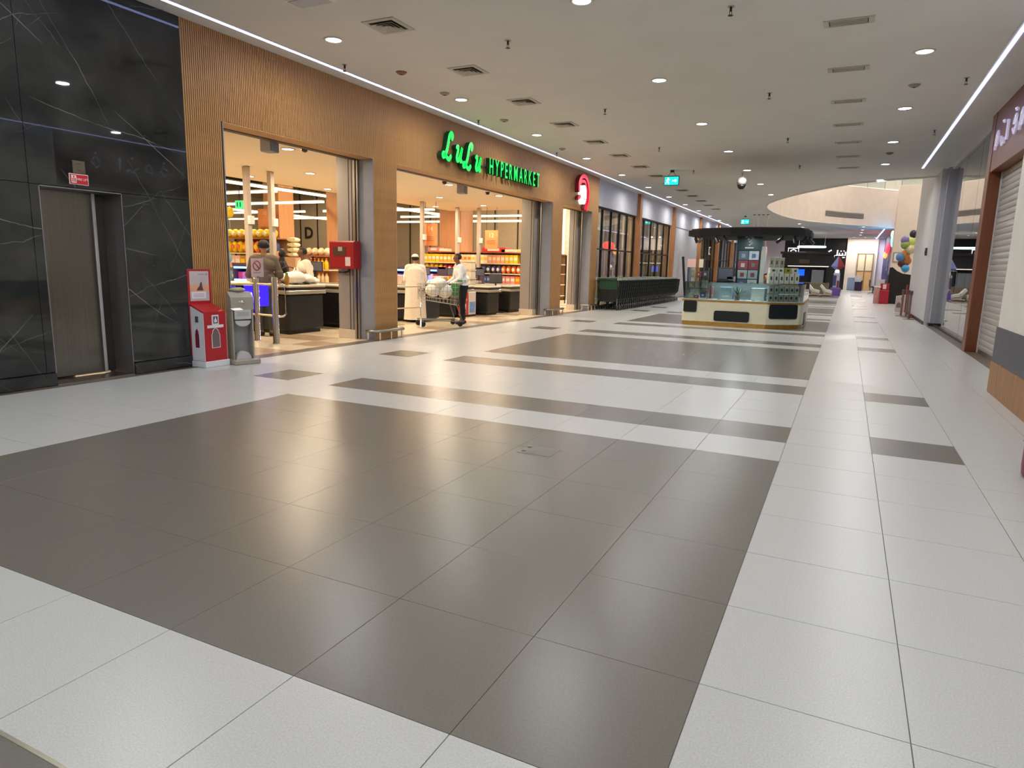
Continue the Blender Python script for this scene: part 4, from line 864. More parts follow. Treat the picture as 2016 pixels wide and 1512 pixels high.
bag(-9.2, 10.08, 0.905, (0.14, 0.09, 0.06), 'flat white bag at the right end of the first counter', False, 3)
bag(-9.6, 9.85, 0.905, (0.16, 0.17, 0.10), 'white carrier bag behind the others on the first counter', False, 4)
bag(-9.25, 11.1, 0.885, (0.16, 0.17, 0.08), 'white bag on the half hidden counter', False, 5)
bag(-9.0, 15.35, 0.805, (0.18, 0.20, 0.15), 'tall knotted white bag on the red panelled counter', True, 6)
bag(-8.85, 13.4, 0.825, (0.15, 0.25, 0.05), 'flat white bag on the counter by the robed man', False, 7)
t = thing('juice_bottle', 'amber bottle with green cap at the corner of the first counter', 'bottle', (-9.08, 9.26, 0.905))
b = MB(); b.smooth = True; b.lathe([(0.04, 0), (0.045, 0.02), (0.045, 0.13), (0.022, 0.18), (0.022, 0.19)], 14); b.build('body', mat('amber', (176, 130, 50), 0.2), t); b = MB(); b.lathe([(0.026, 0.185), (0.026, 0.215), (0, 0.218)], 12); b.build('cap', mat('cap_green', (60, 170, 60), 0.4), t)
t = thing('shopping_basket', 'dark brown hand basket behind the bags on the first counter', 'basket', (-9.75, 10.0, 0.905), 0.3)
b = MB(); b.prism([(-0.20, -0.14), (0.20, -0.14), (0.20, 0.14), (-0.20, 0.14)], 0.0, 0.17); b.build('tub', mat('basket_brown', (70, 44, 34), 0.5), t); b = MB(); b.tube([(0.2*math.cos(PI*k/12), 0, 0.17+0.14*math.sin(PI*k/12)) for k in range(13)], 0.012, 6); b.build('handle', M_BLACK, t)
# ---- gondola shelving
M_SHELF = mat('shelf_cream', (226, 206, 176), 0.5); M_SHELFB = mat('shelf_back', (190, 150, 112), 0.6)
def gondola(label, x0, x1, y, dep, zs, ztop):
    t = thing('shelf_unit', label, 'shelving', (0, 0, 0), 0, 'store shelving')
    MB().box(x0, x1, y+dep, y+dep+0.03, 0, ztop).build('back_panel', M_SHELFB, t); MB().cbox(x0, x1, y-0.05, y+dep, 0, 0.12, 0.01).build('base', M_SHELF, t)
    nU = max(2, int((x1-x0)/1.0)+1)
    for k in range(nU):
        xx = x0+(x1-x0)*k/(nU-1); MB().box(xx-0.02, xx+0.02, y+dep-0.03, y+dep+0.04, 0, ztop).build('upright', M_DARKM, t)
    for z in zs: MB().cbox(x0, x1, y-0.03, y+dep, z-0.035, z, 0.004).build('shelf', M_SHELF, t)
    MB().box(x0, x1, y-0.03, y+dep, ztop, ztop+0.03).build('top_board', mat('shelf_brown_top', (176, 104, 72), 0.5), t)
PM = {}
def pmat(c): return mat('pack_%d_%d_%d' % c, c, 0.45, var=0.10, vscale=18)
def prod_mesh(kind, w_, h, d, cols):
    k = (kind, w_, h, d, cols)
    if k in PM: return PM[k]
    a = MB(); c2 = MB()
    if kind == 'box':
        a.cbox(-w_/2, w_/2, 0, d, 0, h, 0.004); c2.box(-w_*0.38, w_*0.38, -0.002, 0, h*0.35, h*0.7); nm = ('carton', 'label_panel')
    elif kind == 'bottle':
        a.smooth = True; a.lathe([(w_*0.40, 0), (w_*0.46, 0.01), (w_*0.46, h*0.62), (w_*0.2, h*0.85), (w_*0.2, h*0.93)], 12, (0, d/2, 0)); c2.lathe([(w_*0.24, h*0.92), (w_*0.24, h), (0, h)], 10, (0, d/2, 0)); nm = ('bottle_body', 'cap')
    elif kind == 'bag':
        a.smooth = True; a.ball((0, d/2, h/2), (w_*0.52, d*0.5, h*0.52), 12, 8); c2.ball((0, 0.02, h*0.5), (w_*0.30, d*0.22, h*0.24), 10, 6); nm = ('packet', 'label_panel')
    else:
        a.smooth = True; a.lathe([(w_*0.42, 0), (w_*0.47, 0.01), (w_*0.47, h*0.8), (w_*0.40, h*0.86)], 12, (0, d/2, 0)); c2.lathe([(w_*0.42, h*0.84), (w_*0.42, h), (0, h)], 12, (0, d/2, 0)); nm = ('jar', 'lid')
    PM[k] = (a.mesh(nm[0], pmat(cols[0])), c2.mesh(nm[1], pmat(cols[1])), nm); return PM[k]
def fill(x0, x1, y, z, kind, w_, h, d, schemes, pname, desc, where, cat, grp, gap=0.012, run=4):
    x = x0+w_/2; i = 0
    while x+w_/2 <= x1+1e-6:
        dn, cols = schemes[(i//run) % len(schemes)]
        m1, m2, nm = prod_mesh(kind, w_, h, d, cols)
        t = thing(pname, f'{dn} {desc}, {nth(i)} from the left on the {where}', cat, (x, y, z), 0, grp)
        link(nm[0], m1, t); link(nm[1], m2, t); i += 1; x += w_+gap
Yl, Or, Rd, Wh, Bl, Gr, Pk, Cr, Br, Lb = (240, 196, 30), (236, 118, 40), (196, 50, 48), (236, 226, 208), (70, 90, 150), (90, 150, 80), (224, 140, 140), (232, 206, 160), (140, 92, 60), (140, 180, 214)
# main shelving seen in the second opening
GA = 'wall of shelves'
gondola('long shelf unit full of cartons seen through the second opening', -13.7, -9.75, 20.6, 0.42, (0.35, 0.72, 1.06, 1.40), 1.74)
fill(-13.65, -9.8, 20.62, 1.40, 'box', 0.15, 0.28, 0.2, [('yellow', (Yl, Wh)), ('golden', ((230, 170, 60), Wh)), ('cream', (Cr, Or)), ('pale', (Wh, Yl)), ('peach', ((232, 176, 130), Wh))], 'cereal_carton', 'carton', 'top shelf of the '+GA, 'carton', 'cartons on the top shelf')
fill(-13.65, -9.8, 20.62, 1.06, 'bag', 0.18, 0.26, 0.2, [('yellow', (Yl, Or)), ('red', (Rd, Wh)), ('pink', (Pk, Wh)), ('blue', (Bl, Wh)), ('orange', (Or, Wh))], 'snack_packet', 'packet', 'second shelf of the '+GA, 'packet', 'packets on the second shelf')
fill(-13.65, -9.8, 20.62, 0.72, 'box', 0.17, 0.26, 0.2, [('pink', (Pk, Wh)), ('orange', (Or, Yl)), ('orange red', ((226, 90, 40), Wh)), ('blue', (Bl, Lb))], 'biscuit_carton', 'carton', 'third shelf of the '+GA, 'carton', 'cartons on the third shelf')
fill(-13.65, -9.8, 20.62, 0.35, 'bottle', 0.13, 0.30, 0.13, [('cream', (Cr, Rd)), ('yellow', (Yl, Gr)), ('white', (Wh, Bl))], 'bottle', 'bottle', 'lowest shelf of the '+GA, 'bottle', 'bottles on the lowest shelf')
# goods stacked on its top board
for i, (x, w_, h, c, lb) in enumerate([(-13.3, 0.5, 0.14, Pk, 'pinkish carton lying on top of the long shelf unit at left'), (-12.9, 0.35, 0.10, Wh, 'white carton lying on top of the long shelf unit'), (-10.9, 0.9, 0.16, Rd, 'red display tray on top of the long shelf unit'), (-10.2, 0.8, 0.10, Cr, 'long cream carton on the right end of the shelf top')]):
    t = thing('shelf_top_carton', lb, 'carton', (x, 20.7, 1.77)); MB().cbox(-w_/2, w_/2, 0, 0.3, 0, h, 0.01).build('carton', pmat(c), t); MB().box(-w_*0.25, w_*0.25, -0.003, 0, h*0.25, h*0.8).build('label_panel', pmat(Wh), t)
# crisp display in the first opening
GB = 'crisp display'
gondola('tall crisp display behind the man in grey', -16.1, -14.0, 14.0, 0.45, (0.3, 0.72, 1.14, 1.52), 1.90)
fill(-16.05, -14.03, 13.98, 1.93, 'bag', 0.24, 0.24, 0.24, [('bright yellow', ((250, 214, 10), Wh))], 'crisp_packet', 'packet', 'top of the '+GB, 'packet', 'yellow crisp packets', 0.0)
fill(-16.05, -14.03, 13.98, 1.52, 'bag', 0.22, 0.32, 0.22, [('yellow', ((248, 205, 20), Or)), ('orange', (Or, Yl)), ('blue', (Bl, Lb))], 'crisp_packet', 'packet', 'upper shelf of the '+GB, 'packet', 'packets on the crisp display', 0.0, 3)
fill(-16.05, -14.03, 13.98, 1.14, 'box', 0.20, 0.30, 0.22, [('pink', ((238, 190, 170), Wh)), ('brown', ((190, 140, 60), Yl)), ('red', (Rd, Wh)), ('orange', ((240, 100, 40), Or))], 'snack_carton', 'carton', 'middle shelf of the '+GB, 'carton', 'cartons on the crisp display', 0.004, 3)
fill(-16.05, -14.03, 13.98, 0.72, 'bag', 0.22, 0.30, 0.2, [('light blue', (Lb, Wh)), ('purple', ((120, 70, 150), Pk)), ('white', (Wh, Bl))], 'crisp_packet', 'packet', 'lower shelf of the '+GB, 'packet', 'packets on the crisp display', 0.004, 3)
GC = 'bottle shelf'
gondola('shelf unit of orange bottles beside the wood toned column', -14.25, -13.25, 15.2, 0.4, (0.3, 0.70, 1.10), 1.46)
fill(-14.2, -13.3, 15.2, 1.10, 'bottle', 0.13, 0.32, 0.13, [('orange', (Or, Wh)), ('yellow', (Yl, Or)), ('red', (Rd, Wh))], 'juice_bottle', 'juice bottle', 'upper shelf of the '+GC, 'bottle', 'juice bottles', 0.01, 3)
fill(-14.2, -13.3, 15.2, 0.70, 'bottle', 0.13, 0.30, 0.13, [('peach', ((238, 170, 110), Wh)), ('cream', (Cr, Or))], 'juice_bottle', 'juice bottle', 'middle shelf of the '+GC, 'bottle', 'juice bottles', 0.01, 3)
fill(-14.2, -13.3, 15.2, 1.49, 'bag', 0.2, 0.22, 0.2, [('cream', (Cr, Wh)), ('white', (Wh, Cr))], 'bread_bag', 'bag', 'top board of the '+GC, 'packet', 'bags on the bottle shelf', 0.03, 3)
# stack of pale cushions packets
for k in range(4):
    t = thing('rice_sack', f'{nth(k)} pale sack from the bottom of the stack beside the crisp display', 'sack', (-13.72, 14.3, 1.42+k*0.135), 0.1*k, 'stacked pale sacks')
    b = MB(); b.smooth = True; b.ball((0, 0, 0.068), (0.20-0.006*k, 0.16, 0.068), 14, 8); b.build('sack', pmat((236, 224, 190)), t); MB().box(-0.1, 0.1, -0.155, -0.13, 0.05, 0.11).build('label_panel', pmat((210, 190, 140)), t)
t = thing('pallet_box', 'wooden display crate below the stack of pale sacks', 'crate', (-13.72, 14.3, 0)); MB().cbox(-0.2, 0.2, -0.17, 0.17, 0, 1.42, 0.01).build('crate', M_SHELFB, t); MB().box(-0.2, 0.2, -0.175, -0.17, 0.6, 0.65).build('band', M_SHELF, t)
# shelf seen through the narrow third opening
GD = 'narrow shelf'
gondola('narrow shelf unit seen through the third opening', -10.4, -9.3, 23.0, 0.4, (0.3, 0.70, 1.08, 1.42), 1.75)
for z, sc, wh in ((1.42, [('cream', (Cr, Or)), ('orange', (Or, Wh))], 'top'), (1.08, [('pink', (Pk, Wh)), ('red', (Rd, Wh))], 'second'), (0.70, [('peach', ((238, 180, 130), Wh)), ('white', (Wh, Rd))], 'third'), (0.30, [('red', (Rd, Wh)), ('blue', (Bl, Wh))], 'lowest')):
    fill(-10.35, -9.35, 23.0, z, 'box', 0.16, 0.27, 0.2, sc, 'grocery_carton', 'carton', f'{wh} row of the {GD}', 'carton', 'cartons on the narrow shelf', 0.01, 3)
# lit coolers behind the people
M_COOL = mat('cooler_light', (150, 200, 255), 0.4, emit=2.2, ecol=(110, 170, 255)); M_COOLB = mat('cooler_case', (88, 62, 84), 0.5)
def cooler(x, y, lb, wdt=0.8):
    t = thing('display_cooler', lb, 'cooler', (x, y, 0), 0, 'lit display coolers')
    b = MB(); b.box(-wdt/2, wdt/2, 0.3, 0.4, 0, 1.25); b.box(-wdt/2, -wdt/2+0.04, -0.1, 0.3, 0, 1.25); b.box(wdt/2-0.04, wdt/2, -0.1, 0.3, 0, 1.25); b.box(-wdt/2, wdt/2, -0.1, 0.3, 0, 0.25); b.box(-wdt/2, wdt/2, -0.12, 0.3, 1.19, 1.25); b.build('case', M_COOLB, t)
    for z in (1.12, 0.82): MB().box(-wdt/2+0.05, wdt/2-0.05, -0.12, -0.04, z, z+0.05).build('light_tube', M_COOL, t)
    for z in (0.25, 0.55, 0.84): MB().box(-wdt/2+0.04, wdt/2-0.04, -0.08, 0.3, z, z+0.02).build('shelf', M_GREYW, t)
    for z in (0.57, 0.86):
        for k in range(5):
            c = [(214, 70, 120), (230, 120, 170), (120, 110, 200), (230, 200, 220), (200, 60, 80)][k]
            MB().cbox(-wdt/2+0.06+k*(wdt-0.12)/5, -wdt/2+0.05+(k+1)*(wdt-0.12)/5, 0.0, 0.1, z, z+0.18, 0.005).build('product', pmat(c), t)
cooler(-11.3, 15.9, 'blue lit display cooler behind the robed man'); cooler(-11.2, 17.0, 'blue lit display cooler between the two shoppers', 1.0); cooler(-10.7, 18.6, 'blue lit display cooler right of the man in the white shirt'); cooler(-13.0, 12.0, 'blue lit display cooler left of the man in grey')
# stack of white crates and trays
for k in range(6):
    t = thing('crate', f'{nth(k)} pale crate from the bottom of the stack behind the tall bag', 'crate', (-9.85, 17.05, k*0.24), 0.04*k, 'stacked pale crates')
    b = MB(); b.cbox(-0.22, 0.22, -0.20, 0.20, 0, 0.20, 0.01); b.build('tub', pmat((232, 220, 196)), t); MB().cbox(-0.235, 0.235, -0.215, 0.215, 0.20, 0.235, 0.006).build('rim', pmat((214, 196, 168)), t)
for k, (x, y, z, lb) in enumerate([(-10.0, 14.0, 0.825, 'white tray left of the till by the robed man'), (-9.55, 15.2, 0.805, 'pale tray beside the tall knotted bag')]):
    t = thing('tray', lb, 'tray', (x, y, z)); b = MB(); b.prism([(-0.13, 0), (0.13, 0), (0.16, 0.2), (-0.16, 0.2)], -0.1, 0.1, 'y'); b.build('tub', pmat((226, 196, 184)), t); MB().box(-0.17, 0.17, -0.11, 0.11, 0.2, 0.215).build('rim', pmat((240, 226, 214)), t)
t = thing('till_chair', 'dark backed till chair near the second grey column', 'chair', (-8.95, 17.15, 0), 0.4)
MB().cbox(-0.2, 0.2, -0.2, 0.2, 0.55, 0.62, 0.02).build('seat', M_BLACK, t); MB().cbox(-0.19, 0.19, 0.17, 0.21, 0.82, 1.10, 0.02).build('backrest', mat('chair_grey', (72, 72, 80), 0.6), t); MB().box(-0.02, 0.02, 0.18, 0.22, 0.6, 0.85).build('back_bar', M_DARKM, t); MB().lathe([(0.03, 0.05), (0.03, 0.55)], 10).build('stem', M_STEEL, t)
for k in range(5): MB().tube([(0, 0, 0.06), (0.24*math.cos(k*1.256), 0.24*math.sin(k*1.256), 0.02)], 0.018, 6).build('leg', M_DARKM, t)
# hanging lane posters
def poster(x0, x1, y, z0, z1, num, lb):
    t = thing('hanging_poster', lb, 'poster', ((x0+x1)/2, y, 0), 0, 'hanging orange lane posters'); h = (x1-x0)/2
    MB().cbox(-h, h, 0, 0.05, z0, z1, 0.004).build('board', mat('poster_board', (226, 142, 86), 0.5, var=0.05), t)
    b = MB(); b.box(-h*0.8-0.004, -h*0.8+0.004, 0.02, 0.03, z1, 3.2); b.box(h*0.8-0.004, h*0.8+0.004, 0.02, 0.03, z1, 3.2); b.build('wire', M_DARKM, t)
    put_text('number', num, 0.20, mat('poster_pale', (248, 214, 176), 0.5), t, (0, -0.003, z1-0.17), '-y', 0.002)
    b = MB(); [b.box(-h*0.6, h*0.6, -0.004, 0, z0+0.16+0.05*k, z0+0.175+0.05*k) for k in range(3)]; b.build('print_lines', mat('poster_print', (150, 84, 50), 0.6), t)
poster(-11.93, -11.45, 18.0, 1.88, 2.56, '14', 'orange hanging poster numbered 14 behind the robed man'); poster(-10.85, -10.38, 20.0, 1.86, 2.46, '12', 'orange hanging poster numbered 12 above the shelves'); poster(-20.6, -19.85, 19.6, 2.3, 3.25, '10', 'orange hanging board between the pale posts')
# balloons
for x, y, z, lb in ((-14.9, 13.2, 2.42, 'yellow balloon floating above the crisp display'), (-13.0, 17.6, 1.95, 'yellow balloon above the stacked sacks in the second opening'), (-15.5, 13.6, 1.22, 'pale blue balloon at the left edge of the first opening')):
    t = thing('balloon', lb, 'balloon', (x, y, z)); c = (246, 208, 30) if 'yellow' in lb else (130, 196, 230)
    b = MB(); b.smooth = True; b.ball((0, 0, 0.14), (0.12, 0.12, 0.145), 16, 12); b.build('skin', mat('balloon_%d' % c[0], c, 0.25), t); MB().lathe([(0.02, -0.03), (0.008, 0)], 8).build('knot', mat('balloon_%d' % c[0], c, 0.25), t); MB().tube([(0, 0, -0.03), (0.01, 0, -0.2), (-0.01, 0, -0.4)], 0.004, 5).build('string', M_WPLAS, t)
# green exit sign in the store
t = thing('exit_sign', 'green lit exit sign over the sales floor in the first opening', 'exit sign', (-14.2, 12.9, 2.62)); MB().cbox(-0.14, 0.14, 0, 0.05, 0, 0.2, 0.01).build('housing', mat('exit_green2', (60, 215, 120), 0.4, emit=1.2), t)
b = MB(); b.box(-0.07, -0.03, -0.004, 0, 0.04, 0.16); b.box(0.03, 0.07, -0.004, 0, 0.04, 0.16); b.build('pictogram', mat('exit_dark_green', (20, 110, 60), 0.4), t); MB().box(-0.01, 0.01, 0.02, 0.03, 0.2, 0.6).build('hanger', M_DARKM, t)
# ================================================================== TROLLEYS
def trolley_meshes(wd, wire_m, hand_m, frame_m, rw=0.0045, nw=9, zb=0.46, solid=False):
    hw = wd/2
    def P(u, side, z):   # u 0..1 rear to front of the basket
        y = 0.12+0.78*u; taper = 1-0.12*u; zz = (zb+0.12*u)+(0.94-(zb+0.12*u)-0.03*u)*z
        return (side*hw*taper*(0.86+0.14*z), y, zz)
    b = MB()
    for s in (-1, 1):
        for k in range(nw+1): b.tube([P(k/nw, s, 0), P(k/nw, s, 1)], rw, 4, caps=False)
        for z in (0, 0.2, 0.4, 0.6, 0.8, 1): b.tube([P(0, s, z), P(1, s, z)], rw*(1.6 if z in (0, 1) else 1), 4, caps=False)
    for u in (0, 1):
        for k in range(7):
            q = -1+2*k/6; p0, p1 = P(u, 1, 0), P(u, 1, 1); b.tube([(p0[0]*q, p0[1], p0[2]), (p1[0]*q, p1[1], p1[2])], rw, 4, caps=False)
        for z in (0, 0.33, 0.66, 1): b.tube([P(u, -1, z), P(u, 1, z)], rw*(1.6 if z in (0, 1) else 1), 4, caps=False)
    for k in range(nw+1): b.tube([P(k/nw, -1, 0), P(k/nw, 1, 0)], rw, 4, caps=False)
    if solid:
        for s in (-1, 1): b.add([P(0, s, 0), P(1, s, 0), P(1, s, 1), P(0, s, 1)], [(0, 1, 2, 3)])
        for u in (0, 1): b.add([P(u, -1, 0), P(u, 1, 0), P(u, 1, 0.93), P(u, -1, 0.93)], [(0, 1, 2, 3)])
        b.add([P(0, -1, 0), P(0, 1, 0), P(1, 1, 0), P(1, -1, 0)], [(0, 1, 2, 3)])
    basket = b.mesh('basket', wire_m)
    f = MB()
    for s in (-1, 1):
        f.tube([(s*hw*0.95, 0.0, 0.98), (s*hw*0.92, 0.10, 0.90), (s*hw*0.86, 0.16, 0.46), (s*hw*0.9, 0.04, 0.14), (s*hw*0.9, 0.06, 0.11), (s*hw*0.7, 0.92, 0.15)], 0.012, 6)
    f.tube([(-hw*0.7, 0.92, 0.15), (hw*0.7, 0.92, 0.15)], 0.012, 6); f.tube([(-hw*0.86, 0.16, 0.46), (hw*0.86, 0.16, 0.46)], 0.010, 6)
    for q in (-0.5, 0, 0.5): f.tube([(hw*q, 0.10, 0.14), (hw*q*0.85, 0.92, 0.15)], 0.006, 5)
    frame = f.mesh('frame', frame_m)
    h = MB(); h.smooth = True; h.tube([(-hw*0.97, 0.0, 0.985), (hw*0.97, 0.0, 0.985)], 0.017, 10); handle = h.mesh('handle', hand_m)
    hcap = MB().cbox(-0.03, 0.03, -0.035, 0.035, 0.95, 1.02, 0.008).mesh('handle_cap', mat('handle_cap', (176, 182, 172), 0.4))
    c = MB(); c.box(-hw*0.8, hw*0.8, 0.115, 0.125, 0.66, 0.93); flap = c.mesh('seat_flap', hand_m)
    wv = MB(); wv.smooth = True; wv.lathe([(0.0, -0.014), (0.045, -0.014), (0.058, -0.008), (0.058, 0.008), (0.045, 0.014), (0.0, 0.014)], 14)
    wv.v = [(z, x, y) for x, y, z in wv.v]; wheel = wv.mesh('wheel', M_BLACK)
    ck = MB(); ck.box(-0.02, 0.02, -0.012, 0.012, 0.02, 0.07); fork = ck.mesh('fork', frame_m)
    return basket, frame, handle, flap, wheel, fork, hcap
def make_trolley(ms, wd, label, loc, rz, grp):
    t = thing('shopping_trolley', label, 'trolley', loc, rz, grp); hw = wd/2
    for nm, me in zip(('basket', 'frame', 'handle', 'seat_flap'), ms[:4]): link(nm, me, t)
    for s in (-1, 1): link('handle_cap', ms[6], t, (s*hw*0.99, 0, 0))
    for x, y in ((-hw*0.9, 0.08), (hw*0.9, 0.08), (-hw*0.7, 0.90), (hw*0.7, 0.90)):
        w_ = link('wheel', ms[4], t, (x, y, 0.058)); link('fork', ms[5], w_, (0, 0, 0.02))
    return t
M_TW = mat('trolley_dark_green', (12, 22, 20), 0.6, var=0.15); M_TH = mat('trolley_green', (24, 74, 50), 0.4); M_TF = mat('trolley_steel', (120, 122, 118), 0.35, 0.8)
tm = trolley_meshes(0.74, M_TW, M_TH, M_TF, 0.008, 11, 0.28, True)
for i in range(34):
    make_trolley(tm, 0.74, f'{nth(i)} dark green trolley from the near end of the nested row by the windows', (-6.82, 20.75+0.245*i, 0), 0, 'nested trolleys along the side windows')
tm2 = trolley_meshes(0.56, mat('trolley_chrome', (206, 200, 190), 0.3, 0.8), mat('trolley_bright_green', (30, 120, 70), 0.4), M_TF)
hx, hy = -7.73, 12.84
rz = math.atan2(12.22-12.84, -8.26+7.73)-PI/2
make_trolley(tm2, 0.56, 'chrome trolley full of white bags pushed by the man in the white shirt', (hx+0.10, hy+0.12, 0), rz, None)
fx, fy = -math.sin(rz), math.cos(rz)
for k, (u, z, r) in enumerate([(0.35, 0.60, (0.17, 0.17, 0.15)), (0.62, 0.63, (0.16, 0.17, 0.14)), (0.50, 0.80, (0.17, 0.17, 0.12))]):
    bag(hx+0.10+fx*u, hy+0.12+fy*u, z, r, ['white bag at the handle end inside the pushed trolley', 'white bag at the front inside the pushed trolley', 'topmost white bag in the pushed trolley'][k], False, 11+k)

# ================================================================== PHONE KIOSK
M_KW = mat('kiosk_cream', (226, 222, 196), 0.35, var=0.02); M_KG = mat('kiosk_gold', (196, 150, 74), 0.3, 0.7, var=0.1); M_KD = mat('kiosk_dark_green', (10, 22, 24), 0.4, var=0.1); M_KT = mat('kiosk_teal', (16, 52, 54), 0.35)
M_KGL = glass_mat('kiosk_glass', (249, 253, 251), 0.8)
kx0, kx1, ky0, ky1 = -3.60, -0.87, 16.92, 20.4
ks = thing('phone_kiosk', 'cream and gold kiosk with glass counters and a black canopy', 'kiosk', (0, 0, 0))
FP = [(kx0, ky0+0.05), (kx0+0.06, ky0), (-1.62, ky0+0.02), (kx1-0.06, ky0+0.55), (kx1, ky0+0.75), (kx1, ky1-0.3), (kx1-0.3, ky1), (kx0+0.3, ky1), (kx0, ky1-0.3)]
IN = [(kx0+0.55, ky0+0.6), (kx1-0.6, ky0+0.95), (kx1-0.6, ky1-0.6), (kx0+0.55, ky1-0.6)]
def grow(poly, d):
    cx = sum(p[0] for p in poly)/len(poly); cy = sum(p[1] for p in poly)/len(poly)
    return [(x+d*(1 if x > cx else -1), y+d*(1 if y > cy else -1)) for x, y in poly]
def ringwall(poly, inner, z0, z1, name, m):
    tr = tessellate_polygon([[Vector((a, b, 0)) for a, b in poly], [Vector((a, b, 0)) for a, b in inner]]); pts = poly+inner; n, k = len(poly), len(inner)
    b = MB(); b.add([(x, y, z1) for x, y in pts], [t for t in tr]); b.add([(x, y, z0) for x, y in pts], [t[::-1] for t in tr])
    for P_ in (poly, inner):
        q = len(P_); b.add([(x, y, z0) for x, y in P_]+[(x, y, z1) for x, y in P_], [(i, (i+1) % q, (i+1) % q+q, i+q) for i in range(q)])
    return b.build(name, m, ks)
ringwall(grow(FP, -0.015), IN, 0.0, 0.10, 'plinth', M_KG); ringwall(FP, IN, 0.10, 0.585, 'counter_body', M_KW); ringwall(grow(FP, 0.012), IN, 0.585, 0.625, 'gold_trim', M_KG)
ringwall(grow(FP, -0.01), IN, 0.625, 0.64, 'display_floor', mat('display_floor', (206, 214, 214), 0.4))
def rrect(x0, x1, z0, z1, r, n=5):
    out = []
    for cx, cz, a0 in ((x1-r, z0+r, -PI/2), (x1-r, z1-r, 0), (x0+r, z1-r, PI/2), (x0+r, z0+r, PI)): out += [(cx+r*math.cos(a0+PI/2*k/n), cz+r*math.sin(a0+PI/2*k/n)) for k in range(n+1)]
    return out
MB().prism(rrect(kx0+0.04, -3.24, 0.32, 0.60, 0.04), ky0-0.02, ky0+0.02, 'y').build('inset_panel', M_KD, ks)
MB().prism(rrect(-2.82, -2.0, 0.13, 0.38, 0.05), ky0-0.012, ky0+0.03, 'y').build('inset_panel', M_KD, ks)
# right inset panel lies on the slanted corner
a = Vector((-1.62, ky0+0.02, 0)); bq = Vector((kx1-0.06, ky0+0.55, 0)); dv = (bq-a).normalized(); ang = math.atan2(dv.y, dv.x)
ip = MB().prism(rrect(0.06, 0.80, 0.24, 0.58, 0.05), -0.018, 0.02, 'y').build('inset_panel', M_KD, ks, (a.x, a.y, 0), ang)
MB().prism(rrect(0.4, 1.2, 0.06, 0.36, 0.05), -0.012, 0.02, 'y').build('inset_panel', M_KD, ks, (kx1, ky0+0.75, 0), PI/2)
# glass display cases on the counter
n = len(FP)
for i in range(n):
    p, q = FP[i], FP[(i+1) % n]; L_ = math.hypot(q[0]-p[0], q[1]-p[1])
    if L_ < 0.2: continue
    an = math.atan2(q[1]-p[1], q[0]-p[0]); MB().box(0.01, L_-0.01, 0.015, 0.023, 0.64, 1.05).build('glass_front', M_KGL, ks, (p[0], p[1], 0), an)
ringwall(grow(FP, -0.005), IN, 1.05, 1.062, 'glass_top', M_KGL)
bk = MB(); bk.box(IN[0][0], IN[1][0], IN[0][1], IN[0][1]+0.02, 0.64, 1.05); bk.build('case_back', mat('case_mirror', (150, 170, 176), 0.12, 0.7), ks)
MB().box(IN[1][0]-0.02, IN[1][0], IN[1][1], IN[2][1], 0.64, 1.05).box(IN[0][0], IN[0][0]+0.02, IN[0][1], IN[3][1], 0.64, 1.05).box(IN[0][0], IN[1][0], IN[2][1]-0.02, IN[2][1], 0.64, 1.05).build('case_back', bpy.data.materials['case_mirror'], ks)
# glass tower at the left end with shelves
def tower(x0, x1, y0, y1, z1, nsh):
    for (a, b, c, d) in ((x0, x1, y0, y0+0.008), (x0, x1, y1-0.008, y1), (x0, x0+0.008, y0, y1), (x1-0.008, x1, y0, y1)): MB().box(a, b, c, d, 0.64, z1).build('tower_pane', M_KGL, ks)
    for k in range(1, nsh+1): MB().box(x0+0.01, x1-0.01, y0+0.01, y1-0.01, 0.64+(z1-0.64)*k/nsh-0.008, 0.64+(z1-0.64)*k/nsh).build('tower_shelf', M_KGL, ks)
    for xx in (x0, x1-0.015):
        for yy in (y0, y1-0.015): MB().box(xx, xx+0.015, yy, yy+0.015, 0.64, z1).build('tower_edge', M_STEEL, ks)
tower(kx0+0.06, -3.02, ky0+0.08, ky0+0.5, 1.40, 3)
# centre pylon
px0, px1, py = -2.56, -1.98, 18.1
MB().box(px0, px1, py, py+0.35, 0.0, 2.2).build('pylon', M_KD, ks); MB().box(px0-0.01, px1+0.01, py-0.02, py, 1.86, 2.26).build('pylon_header', M_KT, ks)
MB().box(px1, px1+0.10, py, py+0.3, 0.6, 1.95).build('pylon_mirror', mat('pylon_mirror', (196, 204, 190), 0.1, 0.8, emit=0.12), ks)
M_KLOGO = mat('kiosk_logo', (196, 206, 200), 0.4)
lg = MB(); lg.tube([(-2.38, py-0.025, 2.18), (-2.26, py-0.025, 2.20), (-2.18, py-0.025, 2.15), (-2.24, py-0.025, 2.10), (-2.29, py-0.025, 2.07), (-2.20, py-0.025, 2.02), (-2.28, py-0.025, 1.98)], 0.020, 6); lg.ball((-2.30, py-0.025, 2.13), (0.03, 0.01, 0.02), 8, 6); lg.build('logo', M_KLOGO, ks)
lg = MB(); [lg.box(-2.37+k*0.035, -2.345+k*0.035, py-0.024, py-0.02, 1.90, 1.93) for k in range(6)]; lg.build('logo_caption', M_KLOGO, ks)
PC = [(70, 86, 96), (150, 160, 166), (112, 48, 54), (100, 36, 46), (124, 140, 140), (112, 130, 134), (66, 84, 102), (140, 150, 148), (84, 88, 80), (118, 40, 48), (98, 34, 42), (150, 140, 128)]
k = 0
for r in range(4):
    for c in range(2):
        x = px0+0.05+c*0.25; z = 1.62-r*0.235
        MB().box(x, x+0.23, py-0.008, py, z, z+0.215).build('poster_tile', pmat(PC[k % 12]), ks); MB().cbox(x+0.07, x+0.16, py-0.014, py-0.006, z+0.05, z+0.15, 0.003).build('poster_motif', pmat(PC[(k+5) % 12]), ks); k += 1
